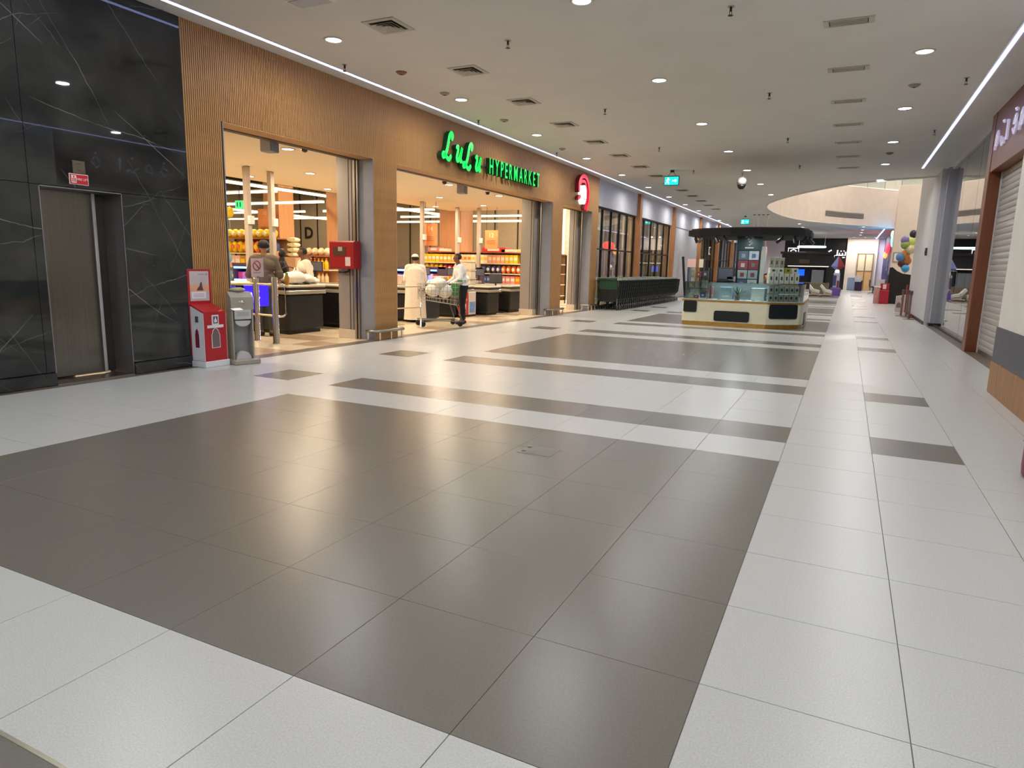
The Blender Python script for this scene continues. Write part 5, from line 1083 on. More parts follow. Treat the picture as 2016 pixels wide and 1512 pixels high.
# canopy
CP = [(-3.76, 17.9), (-3.4, 17.5), (-2.6, 17.15), (-1.9, 17.1), (-1.3, 17.25), (-0.98, 17.5), (-0.86, 18.0), (-0.88, 19.4), (-1.3, 20.2), (-2.3, 20.5), (-3.3, 20.2), (-3.76, 19.4)]
MB().prism(CP, 2.19, 2.33, 'z').build('canopy', mat('canopy_black', (15, 14, 15), 0.75, var=0.1), ks); MB().prism(grow(CP, -0.06), 2.33, 2.37, 'z').build('canopy_cap', M_DARKM, ks)
MB().prism(grow(CP, -0.12), 2.185, 2.20, 'z').build('canopy_soffit', bpy.data.materials['canopy_black'], ks)
for x, y, dx in ((-3.55, 17.75, 0.05), (-3.35, 17.6, -0.08), (-3.0, 17.5, 0.06), (-2.8, 17.45, 0.1), (-1.45, 17.45, -0.14), (-1.2, 17.6, 0.02), (-0.98, 17.9, -0.05), (-0.9, 18.1, 0.1)):
    b = MB(); b.box(x-0.02, x+0.02, y-0.02, y+0.02, 2.13, 2.19); b.tube([(x, y, 2.13), (x+dx, y-0.03, 2.02)], 0.038, 10); b.build('spot_head', M_BLACK, ks)
hr = thing('hanging_rods', 'four thin white rods hanging from the ceiling beyond the kiosk', 'hanging frame', (-4.45, 36.4, ZC))
for k, x in enumerate((0, 0.22, 0.42, 0.64)):
    MB().tube([(x, 0, -1.75), (x, 0, 0)], 0.014, 6).build('rod', M_WPLAS, hr); MB().lathe([(0.06, -0.03), (0.06, 0)], 10, (x, 0, 0)).build('ceiling_plate', M_VENTD, hr)
MB().cbox(-0.1, 0.75, -0.03, 0.03, -1.95, -1.75, 0.01).build('crossbar', M_WPLAS, hr)
for x, y, p in ((-3.2, 17.35, 8), (-2.3, 17.35, 10), (-1.6, 17.6, 8)): area('kiosk_lamp', (x, y, 2.16), p, 0.12, (0.9, 0.96, 1.0))
for x in (-2.75, -2.0): area('case_lamp', (x, 17.40, 1.045), 1.6, 0.7, (0.85, 0.95, 1.0), 'RECTANGLE', 0.03)
# goods of the kiosk: boxes on the right counter, inside the case, in the tower
kn = 0
def kbox(x, y, z, w_, d, h, c, c2, lb, grp='boxed accessories of the kiosk', rz_=0):
    t = thing('accessory_box', lb, 'box', (x, y, z), rz_, grp); MB().cbox(0, w_, 0, d, 0, h, 0.004).build('carton', pmat(c), t); MB().box(w_*0.3, w_*0.7, -0.002, 0, h*0.35, h*0.7).build('picture', pmat(c2), t)
KP = (186, 196, 182); KDk = (60, 66, 62)
def along(u): return a.x+dv.x*u, a.y+dv.y*u
for k in range(6):
    x, y = along(0.05+k*0.135); x += -dv.y*0.10; y += dv.x*0.10
    kbox(x, y, 1.062, 0.115, 0.10, 0.24, KP, KDk, f'{nth(k)} tall pale box from the left along the kiosk right counter', rz_=ang)
for k in range(4):
    x, y = along(0.07+k*0.19); x += -dv.y*0.10; y += dv.x*0.10
    kbox(x, y, 1.302, 0.16, 0.10, 0.13, ((150, 150, 60) if k == 2 else KP), KDk, f'{nth(k)} box of the upper layer from the left on the kiosk right counter', rz_=ang)
for k in range(3): kbox(-1.68+k*0.11, 17.3+k*0.06, 1.432, 0.09, 0.09, 0.24, (150, 152, 130), KDk, f'{nth(k)} slim upright pack from the left on top of the box stack')
for r in range(2):
    for k in range(6):
        x, y = along(0.06+k*0.135); x += -dv.y*0.07; y += dv.x*0.07
        kbox(x, y, 0.64+r*0.19, 0.115, 0.08, 0.17, (172, 184, 178), (40, 44, 46), f'{nth(k)} earbud box from the left in the {["lower", "upper"][r]} row behind the slanted glass', rz_=ang)
for k, (x, z, w_, h, c, lb) in enumerate([(-3.5, 0.64, 0.12, 0.12, (206, 206, 176), 'cream box at the foot of the left glass tower'), (-3.36, 0.64, 0.10, 0.08, (190, 70, 90), 'red box at the foot of the left glass tower'), (-3.22, 0.66, 0.13, 0.12, (84, 80, 170), 'violet box in the left glass tower'), (-3.5, 0.90, 0.10, 0.14, (196, 190, 160), 'beige box on the middle shelf of the glass tower'), (-3.36, 0.90, 0.09, 0.16, (214, 200, 190), 'pale box on the middle shelf of the glass tower'), (-3.2, 0.90, 0.12, 0.18, (206, 212, 196), 'white box on the middle shelf of the glass tower'), (-3.48, 1.15, 0.09, 0.18, (206, 190, 170), 'left box on the upper shelf of the glass tower'), (-3.33, 1.15, 0.09, 0.14, (190, 100, 100), 'reddish box on the upper shelf of the glass tower'), (-3.2, 1.15, 0.14, 0.16, (110, 90, 130), 'purple box on the upper shelf of the glass tower')]):
    kbox(x, ky0+0.2, z+0.008, w_, 0.1, h, c, Wh, lb)
for k, (x, c, lb) in enumerate([(-3.56, (238, 196, 190), 'pink price notice on top of the glass tower'), (-3.28, (236, 226, 200), 'cream price notice on top of the glass tower')]):
    t = thing('price_notice', lb, 'notice', (x, ky0+0.12, 1.40)); MB().cbox(0, 0.2 if k == 0 else 0.1, 0, 0.01, 0.0, 0.2, 0.002).build('card', mat('notice_%d' % c[1], c, 0.5, emit=0.15), t); MB().box(0.02, 0.08, 0.01, 0.05, 0, 0.02).build('foot', M_GREYW, t)
for k, (x, w_, h, c, lb) in enumerate([(-2.95, 0.42, 0.36, (44, 40, 42), 'black screen unit on the counter left of the kiosk pylon'), (-2.72, 0.2, 0.14, (150, 150, 146), 'grey till tray beside the kiosk pylon')]):
    t = thing('counter_unit', lb, 'device', (x, 17.75, 1.062)); MB().cbox(0, w_, 0, 0.2, 0, h, 0.01).build('case', pmat(c), t); MB().box(w_*0.1, w_*0.9, -0.003, 0, h*0.2, h*0.9).build('front', pmat((70, 74, 84)), t)
t = thing('potted_plant', 'small green plant standing inside the kiosk glass case', 'plant', (-2.35, 17.25, 0.64)); MB().lathe([(0.05, 0), (0.065, 0.1)], 12).build('pot', pmat((120, 96, 80)), t)
b = MB()
for k in range(16):
    an = k*2.4; r = 0.10+0.05*(k % 3); b.add([(0, 0, 0.1), (r*0.5*math.cos(an)-0.02*math.sin(an), r*0.5*math.sin(an)+0.02*math.cos(an), 0.2), (r*math.cos(an), r*math.sin(an), 0.17+0.012*k), (r*0.5*math.cos(an)+0.02*math.sin(an), r*0.5*math.sin(an)-0.02*math.cos(an), 0.2)], [(0, 1, 2, 3)])
b.build('leaves', mat('leaf_green', (72, 104, 80), 0.5, var=0.2), t)
for k, (x, w_, c, lb) in enumerate([(-3.0, 0.05, (224, 150, 150), 'pink bottle standing at the left of the kiosk glass case'), (-2.8, 0.3, (150, 176, 190), 'pale blue card propped inside the kiosk glass case'), (-2.05, 0.3, (206, 220, 220), 'white card propped inside the kiosk glass case'), (-1.75, 0.24, (92, 110, 126), 'slate card propped inside the kiosk glass case')]):
    t = thing('case_card', lb, 'display card', (x, 17.38, 0.64)); MB().cbox(0, w_, 0, 0.03, 0, 0.30, 0.004).build('card', pmat(c), t); MB().box(w_*0.2, w_*0.8, -0.002, 0, 0.06, 0.1).build('print', pmat(Wh), t)
for k in range(7):
    t = thing('phone', f'{nth(k)} phone from the left lying in the kiosk glass case', 'phone', (-3.0+k*0.2, 17.12, 0.64), 0.1, 'phones in the kiosk case'); MB().cbox(0, 0.075, 0, 0.15, 0, 0.012, 0.003).build('body', pmat((70, 76, 80) if k % 2 else (190, 196, 200)), t); MB().box(0.006, 0.069, 0.008, 0.142, 0.012, 0.013).build('screen', pmat((110, 140, 160)), t)

# ================================================================== FAR END OF THE MALL
def simple(name, lb, cat, loc, parts, rz_=0, grp=None):
    t = thing(name, lb, cat, loc, rz_, grp)
    for pn, b, m in parts: b.build(pn, m, t)
    return t
# second dark kiosk
simple('dark_kiosk', 'dark canopied booth far behind the phone kiosk', 'kiosk', (-2.3, 48, 0), [
    ('canopy', MB().prism([(-1.6, -0.6), (1.45, -0.6), (1.3, 0.6), (-1.5, 0.6)], 1.75, 2.55), M_BLACK), ('canopy_edge', MB().cbox(-1.7, 1.55, -0.7, 0.7, 2.45, 2.62, 0.03), M_DARKM), ('fascia_mark', MB().box(-0.55, 0.05, -0.62, -0.6, 1.9, 2.15), pmat((84, 66, 34))),
    ('light_line', MB().box(-1.2, 1.2, -0.62, -0.58, 1.69, 1.74), mat('booth_light', (236, 220, 205), 0.4, emit=1.0)), ('counter', MB().cbox(-1.4, 1.3, -0.5, 0.5, 0, 0.7, 0.03), pmat((128, 110, 84))), ('back_wall', MB().box(-1.3, 1.2, 0.35, 0.45, 0.7, 1.75), M_BLACK),
    ('screen', MB().cbox(-0.65, -0.2, -0.1, -0.05, 1.12, 1.52, 0.01), mat('blue_screen', (20, 90, 240), 0.3, emit=1.2)), ('glass_case', MB().cbox(0.25, 0.95, -0.45, 0.0, 0.7, 1.5, 0.01), pmat((126, 132, 136))), ('post', MB().box(-1.35, -1.25, -0.5, -0.4, 0.7, 1.8), M_DARKM), ('post', MB().box(1.1, 1.2, -0.5, -0.4, 0.7, 1.8), M_DARKM)])
# white loungers
for k, x in enumerate((-1.95, -1.30)):
    simple('lounger', ['left white padded lounger before the dark booth', 'right white padded lounger before the dark booth'][k], 'lounger', (x, 43.0, 0), [
        ('seat_pad', MB().prism([(0.22, 0.26), (0.60, 0.18), (0.60, 0.32), (0.25, 0.40)], 0.0, 0.7, 'y'), mat('lounger_white', (240, 244, 240), 0.4)), ('back_pad', MB().prism([(-0.05, 0.56), (0.22, 0.26), (0.28, 0.38), (0.02, 0.68)], 0.0, 0.7, 'y'), mat('lounger_white', (240, 244, 240), 0.4)),
        ('shell', MB().prism([(0.0, 0.5), (0.2, 0.1), (0.58, 0.04), (0.60, 0.18), (0.25, 0.24)], 0.05, 0.65, 'y'), pmat((216, 196, 180))), ('base', MB().cbox(-0.02, 0.58, 0.05, 0.65, 0, 0.05, 0.01), pmat((110, 80, 66)))], 0, 'white loungers')
# colourful patterned stand
simple('pattern_stand', 'tall colourful patterned stand with a diamond top beside the loungers', 'stand', (-0.55, 44.5, 0), [
    ('base', MB().lathe([(0.28, 0), (0.28, 0.45), (0.18, 0.5)], 12), pmat((110, 84, 160))), ('column', MB().cbox(-0.17, 0.17, -0.17, 0.17, 0.5, 1.35, 0.02), pmat((196, 200, 226))), ('stripe', MB().box(-0.18, 0.0, -0.18, -0.17, 0.6, 1.2), pmat((70, 74, 120))), ('stripe', MB().box(0.04, 0.16, -0.18, -0.17, 0.5, 0.9), pmat((130, 50, 66))),
    ('lamp_ball', MB().ball((0, 0, 1.42), 0.13, 12, 8), mat('stand_lamp', (255, 236, 220), 0.4, emit=1.2)), ('diamond', MB().add([(0, 0, 2.35), (-0.36, 0, 1.72), (0, -0.25, 1.72), (0.40, 0, 1.72), (0, 0.25, 1.72), (0, 0, 1.45)], [(0, 1, 2), (0, 4, 1), (5, 2, 1), (5, 1, 4)]), pmat((120, 130, 190))), ('diamond_half', MB().add([(0, 0, 2.35), (0, -0.25, 1.72), (0.40, 0, 1.72), (0, 0.25, 1.72), (0, 0, 1.45)], [(0, 1, 2), (0, 2, 3), (4, 2, 1), (4, 3, 2)]), pmat((150, 56, 62)))])
# Arabic lettering on the far shop
ar = thing('far_shop_sign', 'white Arabic lettering on the dark shop front at the far end', 'sign', (0, 62.08, 2.75))
M_ARW = mat('arabic_white', (250, 250, 250), 0.4, emit=1.0)
def ast(pts, name='letter'): MB().tube([(x, -0.03, z) for x, z in pts], 0.055, 6).build(name, M_ARW, ar)
ast([(-0.30, 0.28), (-0.30, 0.02), (-0.52, 0.02), (-0.52, 0.18)]); ast([(-0.52, 0.02), (-0.74, 0.02), (-0.74, 0.20)]); ast([(-0.74, 0.02), (-0.90, 0.02), (-0.90, 0.42)]); ast([(-0.90, 0.02), (-1.06, 0.02), (-1.10, 0.18), (-1.20, 0.10), (-1.08, 0.02), (-1.14, -0.16), (-1.3, -0.18)]); ast([(-1.34, 0.42), (-1.56, 0.30), (-1.40, 0.18), (-1.40, 0.02), (-1.66, 0.02)]); ast([(-1.66, 0.18), (-1.66, 0.02), (-1.82, 0.02), (-1.82, 0.16), (-1.82, 0.02), (-1.98, 0.02), (-2.10, -0.10), (-2.3, 0.0)])
for x, z in ((-0.42, 0.36), (-0.64, 0.34), (-0.36, -0.16), (-0.46, -0.16)): MB().ball((x, -0.03, z), 0.05, 8, 6).build('dot', M_ARW, ar)
lf = thing('far_shop_logo', 'square white emblem on the dark far shop front', 'sign', (-4.25, 62.06, 3.0)); MB().tube([(-0.4, 0, -0.3), (0.4, 0, -0.3), (0.4, 0, 0.3), (-0.4, 0, 0.3)], 0.05, 6, closed=True).build('frame', M_ARW, lf); MB().tube([(-0.18, 0, -0.25), (-0.2, 0, 0.1), (0, 0, 0.2), (0.2, 0, 0.1), (0.18, 0, -0.25)], 0.05, 6).build('arch', M_ARW, lf)
simple('ring_lamp', 'glowing oval ring lamp hanging above the dark booth', 'pendant light', (-2.5, 54, 3.15), [('ring', MB().tube([(0.9*math.cos(2*PI*k/32), 0.4*math.sin(2*PI*k/32), 0) for k in range(32)], 0.07, 8, closed=True), mat('ring_glow', (220, 255, 245), 0.4, emit=1.3)), ('wire', MB().tube([(0.85, 0, 0), (0.85, 0, 0.95)], 0.01, 5), M_WPLAS), ('wire', MB().tube([(-0.85, 0, 0), (-0.85, 0, 0.95)], 0.01, 5), M_WPLAS)])
# notice boards, desk and chair before the door bay
simple('roll_banner', 'pale blue roll up banner at the cream end bay', 'banner', (0.05, 60.5, 0), [('sheet', MB().box(0, 0.55, 0, 0.02, 0.05, 1.0), pmat((176, 196, 226))), ('foot', MB().box(0, 0.55, -0.1, 0.12, 0, 0.05), M_STEEL)])
simple('lectern_desk', 'dark desk with a white sheet before the honey coloured doors', 'desk', (0.6, 59.5, 0), [('body', MB().cbox(0, 0.5, 0, 0.4, 0, 0.75, 0.02), pmat((70, 44, 66))), ('sheet', MB().box(-0.05, 0.4, -0.05, 0.0, 0.7, 1.15), mat('sheet_white', (250, 250, 245), 0.5)), ('top', MB().cbox(-0.05, 0.55, -0.05, 0.45, 0.75, 0.79, 0.01), M_DARKM)])
simple('office_chair', 'grey swivel chair before the navy wall', 'chair', (1.65, 52.0, 0), [('seat', MB().cbox(-0.25, 0.25, -0.25, 0.25, 0.42, 0.52, 0.03), pmat((96, 104, 112))), ('backrest', MB().cbox(-0.28, -0.2, -0.25, 0.25, 0.5, 0.95, 0.03), pmat((96, 104, 112))), ('stem', MB().lathe([(0.03, 0.06), (0.03, 0.42)], 8), M_DARKM), ('leg', MB().tube([(-0.3, 0, 0.03), (0, 0, 0.1), (0.3, 0, 0.03)], 0.02, 6), M_DARKM), ('leg', MB().tube([(0, -0.3, 0.03), (0, 0, 0.1), (0, 0.3, 0.03)], 0.02, 6), M_DARKM)])
# navy wall with drips and lit figure-shaped sign
nw_ = struct(MB().box(2.45, 2.7, 43, 62, 0, ZC-0.01).build('wall_navy', mat('navy_paint', (26, 34, 122), 0.5, var=0.05)), 'navy blue wall at the right of the far end')
for k, (y, z0, z1) in enumerate([(46.5, 0.9, 3.2), (49.0, 1.2, 2.9), (52.0, 0.7, 2.8), (55, 1.6, 2.9)]): MB().box(2.43, 2.45, y, y+0.28, z0, z1).build('paint_drip', pmat((206, 210, 240)), nw_)
simple('neon_sign', 'glowing cyan and red splash shaped sign on the navy wall', 'neon sign', (2.30, 46, 0), [('cyan_splash', MB().ball((0, 1.5, 3.45), (0.12, 1.6, 0.52), 12, 8), mat('neon_cyan', (90, 190, 255), 0.4, emit=5.0)), ('yellow_drop', MB().ball((-0.06, 2.0, 3.75), (0.1, 0.5, 0.22), 10, 7), mat('neon_yellow', (255, 225, 130), 0.4, emit=1.4)), ('red_splash', MB().ball((-0.05, 6.5, 3.05), (0.12, 1.6, 0.35), 12, 8), mat('neon_red', (230, 40, 60), 0.4, emit=2.5)), ('orange_drop', MB().ball((-0.05, 8.5, 2.65), (0.12, 0.9, 0.25), 10, 7), mat('neon_orange', (255, 170, 90), 0.4, emit=1.4))])
t = thing('led_strip', 'short diagonal led strip in the far ceiling before the navy wall', 'ceiling light', (0, 0, 0)); MB().box(1.78, 1.84, 49, 62, ZC-0.02, ZC-0.005).build('diffuser', M_LED, t); MB().box(1.74, 1.88, 49, 62, ZC-0.006, ZC-0.001).build('trim', M_CEIL, t)
# black wavy counter, red boxes, balloons
simple('wavy_counter', 'black counter with a wave shaped top beside the cream column', 'counter', (1.72, 35.8, 0), [('front', MB().prism([(0, 0), (1.1, 0), (1.1, 1.36), (0.85, 1.34), (0.55, 1.38), (0.3, 1.5), (0.12, 1.66), (0.0, 1.64)], 0, 0.12, 'y'), M_BLACK), ('side', MB().box(0.0, 0.08, 0.12, 1.2, 0, 1.3), M_BLACK), ('orange_edge', MB().box(0.98, 1.04, -0.03, 0, 0, 1.2), pmat((176, 76, 44)))])
simple('red_cabinet', 'red display cabinet left of the black wavy counter', 'cabinet', (1.32, 35.2, 0), [('body', MB().cbox(0.10, 0.46, 0, 0.4, 0, 0.62, 0.01), mat('cabinet_red', (176, 24, 50), 0.4)), ('backboard', MB().cbox(0.10, 0.46, 0.36, 0.40, 0.62, 0.92, 0.01), mat('cabinet_red', (176, 24, 50), 0.4)), ('notice', MB().box(0.2, 0.34, 0.345, 0.36, 0.66, 0.88), M_WPLAS)])
simple('white_cabinet', 'white and pink low cabinet beside the red cabinet', 'cabinet', (1.18, 35.4, 0), [('body', MB().cbox(0, 0.24, 0, 0.3, 0, 0.72, 0.01), pmat((206, 150, 146))), ('top', MB().cbox(-0.02, 0.26, -0.02, 0.32, 0.72, 0.78, 0.01), M_WPLAS), ('screen', MB().box(0.05, 0.4, 0.2, 0.22, 0.78, 1.1), pmat((206, 204, 206)))])
BC = [(60, 44, 70), (196, 212, 110), (150, 170, 90), (226, 140, 50), (90, 140, 190), (210, 200, 160), (180, 110, 60), (70, 170, 226), (130, 120, 180), (110, 60, 60)]
for k, (dx, z, r) in enumerate([(0.45, 3.22, 0.17), (0.36, 2.85, 0.2), (0.15, 2.72, 0.19), (0.2, 2.25, 0.21), (0.02, 2.15, 0.19), (0.38, 2.5, 0.2), (0.3, 1.98, 0.2), (0.28, 1.62, 0.17), (0.12, 2.92, 0.18), (0.1, 1.86, 0.17)]):
    t = thing('balloon', ['black square topped', 'lime', 'olive', 'orange', 'steel blue', 'cream', 'copper', 'bright blue', 'lilac', 'maroon'][k]+' balloon of the cluster beside the cream column', 'balloon', (2.15+dx, 37.2-0.1*(k % 3), z), 0, 'balloon cluster'); b = MB(); b.smooth = True; b.ball((0, 0, 0), (r, r, r*1.1), 14, 10); b.build('skin', mat('cluster_%d' % k, BC[k], 0.2), t); MB().lathe([(0.03, -r*1.1-0.05), (0.01, -r*1.1)], 8).build('knot', mat('cluster_%d' % k, BC[k], 0.2), t)
simple('framed_notice', 'small framed notice on the cream column', 'notice', (2.0, 39.97, 1.95), [('frame', MB().box(0, 0.42, 0, 0.03, 0, 0.5), M_GREYC), ('paper', MB().box(0.05, 0.37, -0.005, 0, 0.05, 0.45), M_WPLAS)])
simple('donation_box', 'beige donation box with arched window by the grey wall', 'donation box', (1.58, 26.9, 0), [('plinth', MB().cbox(0, 0.32, -0.02, 0.3, 0, 0.06, 0.005), M_WPLAS), ('body', MB().prism([(0.02, 0.06), (0.30, 0.06), (0.30, 0.66), (0.02, 0.60)], 0, 0.28, 'y'), pmat((206, 188, 180))), ('window', MB().prism([(0.11+a_*1.2, 0.02+c_*0.78) for a_, c_ in arch], -0.004, 0, 'y'), pmat((128, 104, 116))), ('badge', MB().box(0.16, 0.23, -0.004, 0, 0.48, 0.56), pmat((150, 120, 120))), ('red_edge', MB().box(0.30, 0.33, 0.0, 0.28, 0.06, 1.0), M_RED)])
for k, (x, y) in enumerate(((1.70, 25.5), (1.80, 24.9), (1.80, 23.8))):
    simple('queue_post', f'{nth(k)} brown retractable belt post from the far end along the grey wall', 'queue post', (x, y, 0), [('base', MB().lathe([(0.16, 0), (0.16, 0.02), (0.05, 0.035)], 18), M_STEEL), ('pole', MB().lathe([(0.032, 0.03), (0.032, 0.80)], 12), pmat((120, 98, 92))), ('belt_head', MB().lathe([(0.045, 0.74), (0.045, 0.86), (0, 0.87)], 12), pmat((92, 70, 66)))], 0, 'belt posts')
simple('red_mat', 'crumpled red cloth at the foot of the queue posts', 'cloth', (1.86, 25.0, 0), [('cloth', MB().prism([(0.0, -0.3), (0.1, -0.35), (0.12, 0.25), (0.03, 0.3)], 0.0, 0.06), M_RED), ('fold', MB().prism([(0.02, -0.2), (0.1, -0.1), (0.06, 0.1)], 0.06, 0.10), M_RED)])
simple('wall_fitting', 'small brown call box on the grey wall block', 'call box', (1.985, 23.0, 1.9), [('case', MB().cbox(-0.04, 0.015, 0, 0.12, 0, 0.22, 0.01), pmat((92, 58, 48))), ('button', MB().box(-0.045, -0.04, 0.03, 0.09, 0.08, 0.14), M_RED)])
# leaning dark bar by the recess panel
simple('leaning_bar', 'dark long bar leaning in the white recess beyond the trolleys', 'bar', (-7.2, 33.2, 0), [('bar', MB().tube([(0.25, 0, 0.0), (-0.05, 0.4, 1.9)], 0.06, 8), M_DARKM), ('cap', MB().ball((-0.05, 0.4, 1.9), 0.07, 8, 6), M_BLACK)])
# ================================================================== PEOPLE
def capsule(b, p0, r0, p1, r1, n=14, m=5):
    p0, p1 = Vector(p0), Vector(p1); d = p1-p0; L = d.length
    t = d.normalized() if L > 1e-6 else Vector((0, 0, 1))
    ref = Vector((0, 0, 1)) if abs(t.z) < 0.9 else Vector((1, 0, 0)); a = t.cross(ref).normalized(); c = t.cross(a)
    rings = [(p0-t*r0*math.cos(PI/2*k/m), r0*math.sin(PI/2*k/m)) for k in range(m+1)]+[(p1+t*r1*math.sin(PI/2*k/m), r1*math.cos(PI/2*k/m)) for k in range(m+1)]
    vs = []; fs = []
    for q, r in rings:
        for j in range(n): vs.append(q+(a*math.cos(2*PI*j/n)+c*math.sin(2*PI*j/n))*max(r, 1e-4))
    for i in range(len(rings)-1):
        for j in range(n): fs.append((i*n+j, i*n+(j+1) % n, (i+1)*n+(j+1) % n, (i+1)*n+j))
    fs.append(tuple(range(n))[::-1]); fs.append(tuple((len(rings)-1)*n+j for j in range(n))); b.add(vs, fs)
def hand(caps, w, d, up, s):
    """palm, four unequal bent fingers and a thumb; w wrist, d direction, up back-of-hand normal"""
    w, d, up = Vector(w), Vector(d).normalized(), Vector(up).normalized(); side = d.cross(up).normalized()
    caps.append(('hand', w, 0.026, w+d*0.07, 0.030)); caps.append(('hand', w+d*0.05+side*0.02, 0.018, w+d*0.08+side*0.028, 0.016)); caps.append(('hand', w+d*0.05-side*0.02, 0.018, w+d*0.08-side*0.028, 0.016))
    for k, ln in enumerate((0.066, 0.078, 0.074, 0.058)):
        o = (k-1.5)*0.0205; a = w+d*0.088+side*o; m_ = a+d*ln*0.5-up*0.008; e = m_+d*ln*0.38-up*0.028
        caps.append(('hand', a, 0.0098, m_, 0.0092)); caps.append(('hand', m_, 0.0092, e, 0.008))
    th = w+d*0.03+side*0.03*s; caps.append(('hand', th, 0.013, th+d*0.03+side*0.028*s-up*0.01, 0.011)); caps.append(('hand', th+d*0.03+side*0.028*s-up*0.01, 0.011, th+d*0.06+side*0.03*s-up*0.02, 0.009))
def person(label, loc, rz, height, arms, skin, garments, hair, head_yaw=0.0, lean=0.0, legs=((0.0, 0.0), (0.0, 0.0)), bulk=1.0, shoe=(30, 28, 28), hair_style='short', sit=0.0, sole=True):
    s = height/1.75; caps = []
    dn = Vector((0, 0, -sit))
    C = lambda tg, p0, r0, p1, r1: caps.append((tg, Vector(p0)+(dn if tg not in ('thigh', 'calf', 'foot') else Vector()), r0, Vector(p1)+(dn if tg not in ('thigh', 'calf', 'foot') else Vector()), r1))
    yo = lambda z: -lean*max(0, z-0.95)
    B = bulk
    C('pelvis', (-0.075, 0, 0.93), 0.105*B, (0.075, 0, 0.93), 0.105*B); C('torso', (-0.06, yo(1.08), 1.08), 0.108*B, (0.06, yo(1.08), 1.08), 0.108*B); C('torso', (-0.095, yo(1.3), 1.30), 0.112*B, (0.095, yo(1.3), 1.30), 0.112*B)
    C('torso', (0, yo(0.97), 0.97), 0.12*B, (0, yo(1.3), 1.32), 0.12*B); C('torso', (-0.155, yo(1.42), 1.415), 0.062, (0.155, yo(1.42), 1.415), 0.062); C('torso', (0, yo(1.38), 1.38), 0.09, (0, yo(1.45), 1.45), 0.062)
    hy = yo(1.5)-0.01
    C('neck', (0, yo(1.45), 1.45), 0.056, (0, hy-0.01, 1.56), 0.052)
    hc = Vector((0, hy-0.02, 1.645)); ca, sa = math.cos(head_yaw), math.sin(head_yaw)
    HV = lambda x, y, z: hc+Vector((ca*x-sa*y, sa*x+ca*y, z))
    C('head', HV(0, 0.012, 0.022), 0.083, HV(0, 0.0, 0.018), 0.083); C('head', HV(0, -0.02, 0.0), 0.074, HV(0, -0.03, -0.045), 0.056); C('head', HV(0, -0.045, -0.078), 0.034, HV(0, -0.055, -0.078), 0.03)
    C('head', HV(0, -0.088, 0.004), 0.011, HV(0, -0.103, -0.026), 0.014); C('head', HV(-0.03, -0.066, 0.022), 0.016, HV(0.03, -0.066, 0.022), 0.016)
    for q in (-1, 1): C('head', HV(q*0.082, 0.012, 0.012), 0.014, HV(q*0.080, 0.010, -0.022), 0.010)
    for q, (el, wr) in zip((-1, 1), arms):
        sh = Vector((q*0.185, yo(1.42), 1.405)); el = Vector(el); wr = Vector(wr)
        C('upper_arm', sh, 0.056*B**0.5, el, 0.043); C('forearm', el, 0.041, wr, 0.027); hand(caps, wr+dn, wr-el+Vector((0, -0.02, 0)), (0, 0, 1) if abs((wr-el).normalized().z) < 0.8 else (q, 0, 0), -q)
    for q, (dx, dy) in zip((-1, 1), legs):
        hp = Vector((q*0.088, 0, 0.90-sit)); kn = Vector((q*0.095+dx*0.5, dy*0.5-0.02-(0.40 if sit else 0), 0.49)); an = Vector((q*0.095+dx, dy-(0.40 if sit else 0), 0.085))
        C('thigh', hp, 0.088*B**0.5, kn, 0.060); C('calf', kn, 0.058, kn*0.6+an*0.4+Vector((0, 0.018, 0)), 0.056); C('calf', kn*0.6+an*0.4+Vector((0, 0.012, 0)), 0.055, an, 0.040)
        C('foot', an+Vector((0, 0.03, -0.045)), 0.040, an+Vector((0, -0.14, -0.055)), 0.030)
    b = MB()
    for tg, p0, r0, p1, r1 in caps: capsule(b, p0, r0, p1, r1)
    me = b.mesh('person_raw', mat('skin_'+skin, {'tan': (168, 118, 84), 'brown': (118, 78, 56), 'fair': (206, 158, 124)}[skin], 0.55, var=0.04))
    ob = bpy.data.objects.new('person_raw', me); COL.objects.link(ob)
    r = ob.modifiers.new('r', 'REMESH'); r.mode = 'VOXEL'; r.voxel_size = 0.0115; r.use_smooth_shade = True
    sm = ob.modifiers.new('s', 'SMOOTH'); sm.factor = 0.5; sm.iterations = 4
    dg = bpy.context.evaluated_depsgraph_get(); me2 = bpy.data.meshes.new_from_object(ob.evaluated_get(dg)); bpy.data.objects.remove(ob)
    nV = len(me2.vertices); co = np.zeros(nV*3); me2.vertices.foreach_get('co', co); co = co.reshape(-1, 3)
    nn = np.zeros(nV*3); me2.vertices.foreach_get('normal', nn); nn = nn.reshape(-1, 3)
    best = np.full(nV, 9.0); tg_i = np.zeros(nV, int); names = sorted(set(c[0] for c in caps))
    for tg, p0, r0, p1, r1 in caps:
        a = np.array(p0); d = np.array(p1)-a; L2 = max(d@d, 1e-9); u = np.clip(((co-a)@d)/L2, 0, 1)
        dist = np.linalg.norm(co-(a+u[:, None]*d), axis=1)-(r0+(r1-r0)*u); mk = dist < best; best[mk] = dist[mk]; tg_i[mk] = names.index(tg)
    root = thing('person', label, 'person', loc, rz); root.scale = (s, s, s)
    body = link('body', me2, root)
    faces = [tuple(p.vertices) for p in me2.polygons]
    fa = np.array([f if len(f) == 4 else (f[0], f[1], f[2], f[2]) for f in faces])
